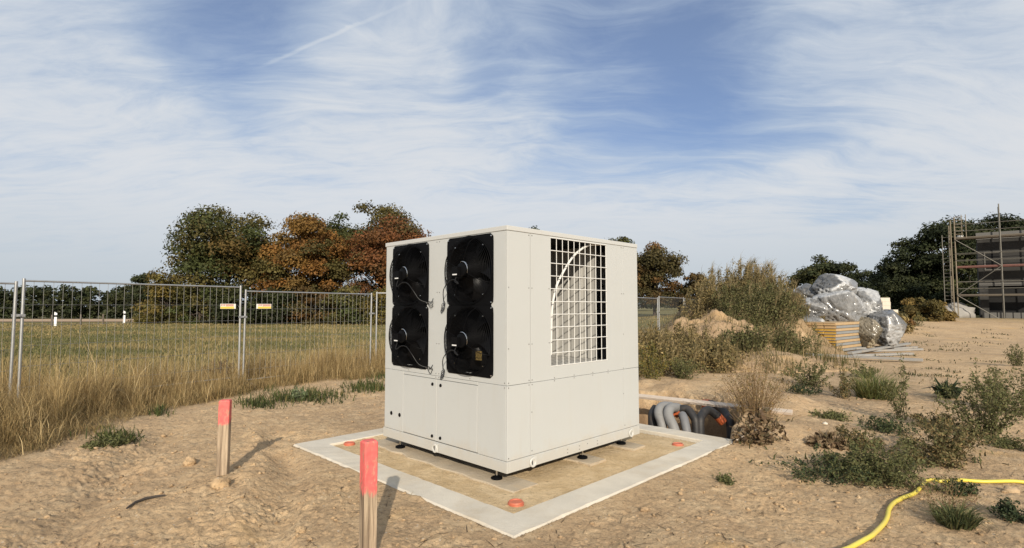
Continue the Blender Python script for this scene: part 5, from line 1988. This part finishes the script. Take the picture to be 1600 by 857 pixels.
# screws along the joints
screw_L = MB().lathe([(0.0, -0.004), (0.0045, -0.004), (0.006, -0.0005)], axis='x', seg=8).mesh('screw')
screw_R = MB().lathe([(0.0, -0.004), (0.0045, -0.004), (0.006, -0.0005)], axis='y', seg=8).mesh('screw')
for (x, z) in ((0.30, 2.352), (0.345, 2.352), (1.915, 2.352), (1.958, 2.352), (0.02, 1.83), (0.02, 1.25), (0.30, 1.83), (0.344, 1.83), (0.30, 1.28), (0.344, 1.28), (0.60, 1.83), (0.60, 1.28), (1.915, 1.80), (1.958, 1.80), (1.94, 1.32),
               (0.02, 0.93), (0.02, 0.885), (0.30, 0.885), (0.344, 0.885), (0.30, 0.93), (0.344, 0.93), (0.68, 0.92), (0.68, 0.89), (1.00, 0.92), (1.00, 0.89), (1.33, 0.92), (1.33, 0.89), (1.62, 0.92), (1.62, 0.89), (1.93, 0.92),
               (0.34, 0.62), (0.34, 0.25), (0.02, 0.235), (1.93, 0.62), (1.95, 0.25), (0.88, 0.165), (0.88, 0.13), (1.08, 0.165), (1.08, 0.13), (1.22, 0.165), (1.40, 0.165), (1.40, 0.13)):
    o = link_mesh('screw', screw_R, M['screw'], unit)
    o.location = (x, -0.0035 if z < ZS else 0, z)
for (y, z) in ((1.09, 2.35), (1.045, 2.35), (0.555, 2.362), (1.59, 2.362), (1.08, 1.80), (1.04, 1.80), (1.08, 1.25), (1.04, 1.25), (1.09, 0.93), (1.04, 0.93), (1.09, 0.89), (1.04, 0.89), (0.03, 0.93), (0.03, 0.885), (0.53, 0.925), (1.60, 0.925)):
    o = link_mesh('screw', screw_L, M['screw'], unit)
    o.location = (0, y, z)

# ------------------------------------------------------------------ marker stakes
def stake(px, depth, py_foot, rot, lab, w2=0.044, top=0.74, lean=(0, 0)):
    p = at(px, 600, depth)
    z = tz(p[0], depth)
    mb = MB()
    zs = [-0.35, 0.0, 0.25, 0.5, top - 0.012, top]
    vs, fs = [], []
    for i, z_ in enumerate(zs):
        s = w2 if i < len(zs) - 1 else w2 - 0.008
        rs = np.random.default_rng(i)
        c = 0.006
        for (a, b) in ((-s, -s + c), (-s + c, -s), (s - c, -s), (s, -s + c), (s, s - c), (s - c, s), (-s + c, s), (-s, s - c)):
            vs.append((a + rs.normal() * 0.001, b + rs.normal() * 0.001, z_))
    for i in range(len(zs) - 1):
        for k in range(8):
            k2 = (k + 1) % 8
            fs.append((i * 8 + k, i * 8 + k2, (i + 1) * 8 + k2, (i + 1) * 8 + k))
    fs.append(tuple((len(zs) - 1) * 8 + k for k in range(8)))
    mb.add(vs, fs)
    o = mb.build('survey_stake', M['stake_back'] if depth > 5 else M['stake'])
    o.location = (p[0], depth, z - 0.01)
    o.rotation_euler = (lean[0], lean[1], rot)
    return set_props(o, lab, 'stake', 'red topped survey stakes')


stake(352, 5.38, 742, R(14), 'red topped wooden stake farther back at left', 0.049, 0.73, (0.0, 0.01))
stake(578.5, 3.62, 860, R(36), 'red topped wooden stake in the foreground cut by the bottom edge', 0.045, 0.745)

# ------------------------------------------------------------------ pipes in the pit
def pix_curve(pts, sub=5):
    P_ = [at(px, py, d) for (px, py, d) in pts]
    out = []
    for i in range(len(P_) - 1):
        p0, p1, p2, p3 = P_[max(i - 1, 0)], P_[i], P_[i + 1], P_[min(i + 2, len(P_) - 1)]
        for k in range(sub):
            t = k / sub
            out.append(0.5 * ((2 * p1) + (-p0 + p2) * t + (2 * p0 - 5 * p1 + 4 * p2 - p3) * t ** 2 + (-p0 + 3 * p1 - 3 * p2 + p3) * t ** 3))
    out.append(P_[-1])
    return out


def pipe(label, pts, r, mat, cap=None, cap_at=0, corr=0.0):
    c = pix_curve(pts)
    root = empty('conduit_pipe', c[-1], 0, label, 'pipe', 'insulated pipes rising from the pit')
    loc = np.array(c[-1])
    q = [p - loc for p in c]
    if corr:
        fine_ = []
        for i in range(len(q) - 1):
            for k in range(3):
                fine_.append(q[i] + (q[i + 1] - q[i]) * k / 3)
        fine_.append(q[-1])
        q = fine_
        rr = [r * (1 + corr * (1 if i % 2 else -1)) for i in range(len(q))]
    else:
        rr = r
    MB().tube(q, rr, 16).build('pipe_body', M[mat], root, True)
    if cap:
        e = (q[0], q[min(2 + (4 if corr else 0), len(q) - 1)]) if cap_at == 0 else (q[-1], q[-3])
        d = (e[1] - e[0]) / np.linalg.norm(e[1] - e[0])
        MB().tube([e[0] - d * 0.03, e[0] + d * 0.09], r * 1.10, 16).build('end_cap', M[cap], root, True)
    return root


pipe('black pipe at the left end of the pit, half behind a white pipe', [(1026, 638, 8.75), (1021, 646, 8.7), (1020, 655, 8.65), (1021, 690, 8.6), (1021, 720, 8.6)], 0.075, 'black_pipe')
pipe('left one of the two white pipes in the pit', [(1048, 635, 8.9), (1034, 635.5, 8.65), (1029, 646, 8.5), (1034, 662, 8.4), (1038, 690, 8.35), (1040, 720, 8.35)], 0.070, 'white_pipe')
pipe('right one of the two white pipes in the pit, stained with soil', [(1060, 638, 8.8), (1048, 638, 8.55), (1044, 649, 8.4), (1053, 670, 8.25), (1058, 695, 8.2), (1060, 720, 8.2)], 0.076, 'white_pipe')
pipe('short grey pipe with an orange sleeve right of the white pipes', [(1066, 649, 8.5), (1069, 656, 8.4), (1073, 675, 8.3), (1077, 700, 8.25)], 0.066, 'grey_pipe', 'orange_pipe', 1)
pipe('black pipe bent over with an orange end beside the white pipes', [(1056, 646, 8.75), (1064, 639.5, 8.7), (1074, 640, 8.65), (1083, 651, 8.55), (1087, 662, 8.5), (1088, 700, 8.45)], 0.062, 'black_pipe', 'orange_pipe', 0)
pipe('black pipe arching right to an orange end in the middle of the pit', [(1128, 658, 8.75), (1118, 648, 8.75), (1106, 641, 8.7), (1097, 649, 8.6), (1094, 660, 8.5), (1095, 700, 8.45)], 0.064, 'black_pipe', 'orange_pipe', 0)
pipe('black pipe with an orange cap reaching out behind the pale board', [(1101, 631, 9.5), (1112, 632, 9.4), (1126, 638, 9.2), (1137, 651, 8.95), (1141, 662, 8.7), (1143, 710, 8.6)], 0.066, 'black_pipe', 'orange_pipe', 0)

# pale board laid across the pit
bl_, br_ = gp(930, 612, 0.06), gp(1238, 645, 0.05)
dv = br_ - bl_
Lb = np.linalg.norm(dv)
bo = MB().box(0, Lb, -0.05, 0.05, -0.022, 0.022).build('board', M['board'], None, bevel=0.004)
bo.location = tuple(bl_)
bo.rotation_euler = (0.35, -math.asin(dv[2] / Lb), math.atan2(dv[1], dv[0]))
set_props(bo, 'long pale board laid across the pipe pit', 'board')

# ------------------------------------------------------------------ yellow hose
hp = [gp(*q, 0.035) for q in ((1296, 872), (1322, 857), (1345, 843), (1362, 833), (1378, 819), (1386, 806), (1389, 793), (1396, 783), (1410, 775), (1428, 767), (1438, 757), (1446, 747), (1456, 744), (1470, 746), (1488, 743.5), (1515, 743), (1545, 744.5), (1575, 745.5), (1604, 747), (1680, 752), (1800, 748))]
out = []
for i in range(len(hp) - 1):
    p0, p1, p2, p3 = hp[max(i - 1, 0)], hp[i], hp[i + 1], hp[min(i + 2, len(hp) - 1)]
    for k in range(6):
        t = k / 6
        q = 0.5 * ((2 * p1) + (-p0 + p2) * t + (2 * p0 - 5 * p1 + 4 * p2 - p3) * t ** 2 + (-p0 + 3 * p1 - 3 * p2 + p3) * t ** 3)
        zs_ = [tz(q[0] + dx, q[1]) for dx in (-0.03, 0, 0.03)]
        out.append((q[0], q[1], max(zs_) + 0.017))
oz = np.convolve(np.pad([p[2] for p in out], 3, mode='edge'), np.ones(7) / 7, 'valid')
out = [(p[0], p[1], max(z_, p[2] - 0.006)) for p, z_ in zip(out, oz)]
hose = MB().tube(out, 0.0168, 10).build('garden_hose', M['hose'], None, True)
set_props(hose, 'yellow hose lying across the sand at lower right', 'hose')

# ------------------------------------------------------------------ foil bags
def bag(label, px, py, rpx, rpy, depth, ry, mat, seed):
    import bmesh
    rs = np.random.default_rng(seed)
    p = at(px, py, depth)
    bm = bmesh.new()
    bmesh.ops.create_icosphere(bm, subdivisions=5, radius=1)
    V = np.array([v.co[:] for v in bm.verts])
    F = np.array([[v.index for v in f.verts] for f in bm.faces])
    bm.free()
    # film stretched over angular pieces: facets with their own tone, sharp folds between them
    n = V / np.linalg.norm(V, axis=1, keepdims=True)
    dirs = rs.normal(size=(44, 3))
    dirs /= np.linalg.norm(dirs, axis=1, keepdims=True)
    offs = rs.uniform(0.72, 0.95, 44)
    dots = n @ dirs.T
    cand = np.where(dots > 0.15, offs[None] / np.maximum(dots, 1e-3), 9)
    which = cand.argmin(1)
    lim = np.minimum(cand.min(1), 1.12)
    cre = np.abs(fbm(n[:, 0] * 2.1 + n[:, 2] * 1.5 + seed, n[:, 1] * 2.1 - n[:, 2] * 1.9, 2, 0.5))
    rad = lim * (1.02 - 0.16 * sstep(0.10, 0.0, cre)) + 0.006 * rs.normal(size=len(V))
    tones = np.where(rs.random(44) < 0.26, rs.uniform(0.36, 0.50, 44), rs.uniform(0.08, 0.22, 44))
    tone = tones[which][:, None] * (1 + 0.12 * rs.normal(size=(len(V), 1)).clip(-2, 2)) * np.array([1.0, 1.0, 0.985])
    if mat == 'bag_tan':
        tone = tone * np.array([1.15, 0.98, 0.70])
    elif mat == 'bag_pale':
        tone = tone * 1.35
    V = n * rad[:, None] * np.array([rpx / FPX * depth, ry, rpy / FPX * depth]) * 1.22
    root = empty('foil_bag', p, 0, label, 'bag', 'foil bags of waste in the pile')
    link_mesh('foil', tri_mesh('foil', V, F, np.clip(tone, 0.02, 0.8), smooth=False), M[mat], root)
    # bright paper sheets pressed against the foil
    return root


bag('topmost peaked grey foil bag of the pile', 1302, 456, 33, 24, 22.4, 0.8, 'bag', 1)
bag('grey foil bag at the upper left back of the pile', 1258, 463, 18, 17, 23.0, 0.7, 'bag', 2)
bag('crumpled grey foil bag at the left middle of the pile', 1268, 485, 27, 19, 21.9, 0.7, 'bag', 3)
bag('large bulging foil bag in the centre of the pile', 1313, 487, 34, 30, 21.7, 0.8, 'bag', 4)
bag('rounded grey foil bag at the upper right of the pile', 1348, 477, 23, 26, 22.3, 0.75, 'bag', 5)
bag('flat whitish foil bag at the lower left behind the yellow stack', 1262, 512, 32, 16, 21.4, 0.7, 'bag_pale', 6)
bag('large foil bag with pale sheets at the right foot of the pile', 1379, 514, 25, 24, 21.2, 0.75, 'bag', 7)
bag('tan foil bag squeezed between the yellow stack and the right bag', 1355, 519, 15, 22, 21.0, 0.5, 'bag_tan', 8)
bag('low foil bag behind the yellow formwork stack', 1320, 520, 36, 22, 22.6, 0.7, 'bag_pale', 9)

# ------------------------------------------------------------------ formwork stack
sc = gt(1308, 552)
STR = R(33)
nl = 10
LT = 0.105
ordl = ['bottom', 'second from bottom', 'third from bottom', 'fourth from bottom', 'fifth from bottom', 'fifth from top', 'fourth from top', 'third from top', 'second from top', 'top']
place = ['right', 'middle', 'left']
pm = {}


def form_mesh(key, mat_end, mat_side):
    if key in pm:
        return pm[key]
    W, Lg, T = 0.40, 2.6, LT * 0.86
    me_b = MB().box(0, W - 0.012, 0, Lg, 0.012, T - 0.012).mesh('core')
    me_c = MB().box(-0.004, W - 0.008, -0.018, Lg + 0.018, 0, 0.012).box(-0.004, W - 0.008, -0.018, Lg + 0.018, T - 0.012, T).mesh('face_sheet')
    pm[key] = (me_b, me_c, mat_end, mat_side)
    return pm[key]


rs = np.random.default_rng(31)
for l in range(nl):
    for c in range(3):
        mats = ('yellow_form', 'tan_form') if l % 2 == 1 else ('yellow_form', 'grey_form')
        if l >= 8:
            mats = ('tan_form', 'tan_form')
        key = mats
        mb_, mc_, me_, ms_ = form_mesh((mats, 'm'), M[mats[0]], M[mats[1]])
        root = empty('formwork_panel', (0, 0, 0), 0, f'{mats[0].split("_")[0]} formwork panel, {ordl[l]} layer of the stack, {place[c]} of three', 'formwork panel', 'stacked formwork panels')
        a = STR
        ox, oy = -(c + 1) * 0.405 + rs.normal() * 0.012, rs.normal() * 0.03
        ca, sa = math.cos(-a), math.sin(-a)
        wz = sc[2] + 0.03 + l * LT
        root.location = (sc[0] + ox * math.cos(R(-4)) - oy * math.sin(R(-4)), sc[1] + ox * math.sin(R(-4)) + oy, wz)
        root.rotation_euler = (0, 0, R(-4) - 0.0)
        k = bpy.data.objects.new('core', mb_.copy() if False else mb_)
        core = link_mesh('core', mb_.copy(), M[mats[0]], root)
        sheet = link_mesh('face_sheet', mc_.copy(), M[mats[1]], root)
        bpy.data.objects.remove(k)
        if c == 0:
            sb_ = MB().box(0.389, 0.402, 0.0, 2.6, 0.001, LT * 0.86 - 0.001).build('side_board', M['tan_form'] if l % 2 == 1 else M['grey_form'], root)
# turn the whole stack so that its end and its right flank both face the camera
for o in [o for o in bpy.data.objects if o.name.startswith('formwork_panel')]:
    v = Vector((o.location.x - sc[0], o.location.y - sc[1], 0))
    v.rotate(Matrix.Rotation(R(-46), 3, 'Z'))
    o.location.x, o.location.y = sc[0] + v.x, sc[1] + v.y
    o.rotation_euler.z += R(-46)

# grey planks lying around the stack
for k, (x0, y0, x1, y1, w_, z_, lab) in enumerate((
        (1240, 553, 1442, 563, 0.17, 0.09, 'long front grey plank below the formwork stack'),
        (1328, 552, 1420, 537, 0.16, 0.12, 'grey plank slanting back right from the formwork stack'),
        (1345, 549, 1440, 546, 0.14, 0.05, 'grey plank behind the long front plank'),
        (1335, 545, 1400, 541, 0.16, 0.06, 'short grey plank beside the tan foil bag'),
        (1330, 556, 1425, 553, 0.16, 0.04, 'pale plank just behind the long front plank'),
        (1395, 545, 1432, 543, 0.12, 0.03, 'loose plank at the right of the plank pile'))):
    p, q = gp(x0, y0, z_), gp(x1, y1, z_)
    d = q - p
    L = np.linalg.norm(d)
    o = MB().box(0, L, -w_ / 2, w_ / 2, -0.035, 0.035).build('plank', M['plank'], None, bevel=0.006)
    o.location = (p[0], p[1], z_)
    o.rotation_euler = (0, 0, math.atan2(d[1], d[0]))
    set_props(o, lab, 'plank', 'planks on the ground')

# ------------------------------------------------------------------ pale block stack behind the bags
p0 = at(1369, 479, 33)
bz = float(terrain(np.array([p0[0]]), np.array([33.0]), False)[0])
bme = MB().box(-0.245, 0.245, -0.18, 0.18, 0, 0.235).mesh('block')
blk = ['left', 'middle', 'right']
for l in range(7):
    for c in range(3):
        if l == 6 and c == 2 and False:
            continue
        o = link_mesh('pale_block', bme, M['block'])
        o.location = (p0[0] - 0.5 + c * 0.5 + random.uniform(-.01, .01), 33 + random.uniform(-.02, .02), bz + 0.02 + l * 0.24)
        set_props(o, f'pale building block, {["bottom", "second", "third", "fourth", "fifth", "sixth", "top"][l]} row of the small stack, {blk[c]}', 'block', 'pale building blocks')
    if l < 4:
        o = link_mesh('pale_block', bme, M['block'])
        o.location = (p0[0] + 1.02, 33.1, bz + 0.02 + l * 0.24)
        set_props(o, f'pale building block, {["bottom", "second", "third", "top"][l]} of the lower column at the right of the stack', 'block', 'pale building blocks')

# bush and weeds by the scaffold
tree_px('broom_bush', 'olive yellow bush on the sand left of the scaffold', 'bush', 1450, 458, 37, 34, 496, 5000, 0.20, [(0.115, 0.085, 0.028), (0.145, 0.10, 0.032), (0.085, 0.068, 0.022)], 71, nclump=30, trunk_r=0.06)
tree_px('weed_thicket', 'low brown thicket between the foil bags and the olive bush', 'bush', 1400, 484, 30, 26, 506, 3000, 0.16, MO + BROWN, 72, nclump=22, trunk_r=0.05)

# ------------------------------------------------------------------ scaffolded shell building
# local frame: X along the facade, Y into the building; the facade turns towards the camera to the right
D0 = 40.0
gz_b = 0.78
sx0 = at(1497, 479, D0)[0]
FROT = R(-40)


def zat(py):
    return at(1500, py, D0)[2] - gz_b


bld = empty('shell_building', (sx0, D0, gz_b), FROT, 'grey shell building, shade painted into its walls, behind the scaffold at the right', 'building')
scf = empty('scaffold', (sx0, D0, gz_b), FROT, 'tube scaffold with decks, braces and ladder in front of the shell building', 'scaffold')
zt = zat(364)


def bpart(name, mat, *boxes, parent=None):
    mb = MB()
    for bx_ in boxes:
        mb.box(*bx_)
    return mb.build(name, mat, parent or bld)


W0, W1, WY = 1.25, 13.0, 1.35
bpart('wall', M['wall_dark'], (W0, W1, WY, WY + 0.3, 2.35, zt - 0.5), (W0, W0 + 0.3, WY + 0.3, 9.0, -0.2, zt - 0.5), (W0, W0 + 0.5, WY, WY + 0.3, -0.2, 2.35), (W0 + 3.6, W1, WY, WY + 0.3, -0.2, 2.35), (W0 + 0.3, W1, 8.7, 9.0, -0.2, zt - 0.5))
bpart('parapet', M['wall_cap'], (W0 - 0.05, W1, WY - 0.05, WY + 0.4, zt - 0.5, zt))
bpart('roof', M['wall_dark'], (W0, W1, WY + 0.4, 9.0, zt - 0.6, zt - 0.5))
bpart('doorway', M['opening'], (W0 + 0.5, W0 + 3.6, WY + 0.31, WY + 0.36, -0.2, 2.35))
for k in range(3):
    a = W0 + 0.35 + k * 2.3
    wd = bpart('window', M['wall_cap'], (a, a + 1.0, WY - 0.04, WY - 0.001, 3.5, 3.58), (a, a + 0.07, WY - 0.04, WY - 0.001, 3.58, 4.8), (a + 0.93, a + 1.0, WY - 0.04, WY - 0.001, 3.58, 4.8), (a, a + 1.0, WY - 0.04, WY - 0.001, 4.8, 4.88))
    bpart('pane', M['opening'], (a + 0.07, a + 0.93, WY - 0.02, WY - 0.002, 3.58, 4.8), parent=wd)
bpart('floor_slab', M['wall_cap'], (W0, W1, WY - 0.03, WY - 0.001, 2.36, 2.58))
for k in range(14):
    a = W0 + 0.1 + k * 0.42
    bpart('plinth_board', M['wall_cap'], (a, a + 0.36, WY - 0.30, WY - 0.26, -0.15, 0.42))


def tub(name, pts, r, mat, seg=6):
    return MB().tube(pts, r, seg).build(name, mat, scf, True)


BAY = 2.5
zdeck = [zat(462), zat(418), zat(373)]
ztop, ztop2 = zat(340), zat(325)
for (x, yy, zt_) in ((0, 0, ztop), (0, 0.9, ztop + 0.1), (BAY, 0, ztop2), (BAY, 0.9, ztop2 - 0.1), (2 * BAY, 0, ztop2), (2 * BAY, 0.9, ztop2)):
    tub('standard', [(x, yy, -0.1), (x, yy, zt_)], 0.042, M['scaff_warm'] if x == 0 else M['scaff'])
tub('standard', [(-0.22, 0.05, -0.1), (-0.22, 0.05, ztop - 0.2)], 0.045, M['scaff_warm'])
tub('standard', [(-0.34, 0.9, -0.1), (-0.34, 0.9, ztop - 0.5)], 0.042, M['scaff_warm'])
for k, z in enumerate(zdeck):
    mt = M['deck_red'] if k == 1 else M['deck_wood']
    for (u0, u1) in ((0, BAY), (BAY, 2 * BAY)):
        for j in range(3):
            bpart('deck_board', mt, (u0 + 0.05, u1 - 0.05, 0.03 + j * 0.29, 0.30 + j * 0.29, z - 0.06, z), parent=scf)
        bpart('toe_board', mt, (u0 + 0.05, u1 - 0.05, -0.012, 0.012, z + 0.002, z + 0.08), parent=scf)
        for hh in (0.5, 1.0):
            tub('guard_rail', [(u0, -0.05, z + hh), (u1, -0.05, z + hh)], 0.020, M['scaff'])
            if k < 2:
                tub('guard_rail', [(u0, 0.95, z + hh), (u1, 0.95, z + hh)], 0.018, M['scaff'])
    tub('end_rail', [(0, 0, z + 0.95), (0, 0.9, z + 0.95)], 0.022, M['scaff'])
zb = [0.0] + zdeck
tub('brace', [(0, -0.08, zb[3] - 0.1), (BAY, -0.08, zb[2])], 0.028, M['scaff'])
tub('brace', [(BAY, -0.08, zb[2]), (0, -0.08, zb[1])], 0.028, M['scaff'])
tub('brace', [(0, -0.08, zb[1]), (BAY - 0.3, -0.08, zb[0])], 0.028, M['scaff'])
for x in (0.42, 0.66):
    tub('cage_post', [(x, 0.0, zdeck[2]), (x, 0.0, ztop + 0.15)], 0.028, M['scaff_warm'])
for z in np.linspace(zdeck[2] + 0.3, ztop, 6):
    tub('cage_rail', [(0, 0.0, z), (0.5, 0.0, z)], 0.022, M['scaff_warm'])
tubm = MB().lathe([(0.0, 0.0), (0.15, 0.0), (0.19, 0.22), (0.20, 0.22), (0.20, 0.24), (0.0, 0.24)], seg=16).build('plastic_tub', M['post_white'], None, True)
tubm.location = (sx0 + 0.31 * math.cos(FROT) - 0.5 * math.sin(FROT), D0 + 0.31 * math.sin(FROT) + 0.5 * math.cos(FROT), gz_b + zdeck[2] + 0.002)
set_props(tubm, 'small white tub standing on the top scaffold deck', 'tub')
for x in (-0.75, -0.36):
    tub('ladder_stile', [(x, 0.3, -0.1), (x, 0.3, zat(366))], 0.028, M['scaff'])
for z in np.arange(0.25, zat(402), 0.28):
    tub('ladder_rung', [(-0.75, 0.3, z), (-0.36, 0.3, z)], 0.018, M['scaff'])
for z in (zat(370), zat(385)):
    tub('ladder_rung', [(-0.75, 0.3, z), (0, 0.3, z)], 0.018, M['scaff'])
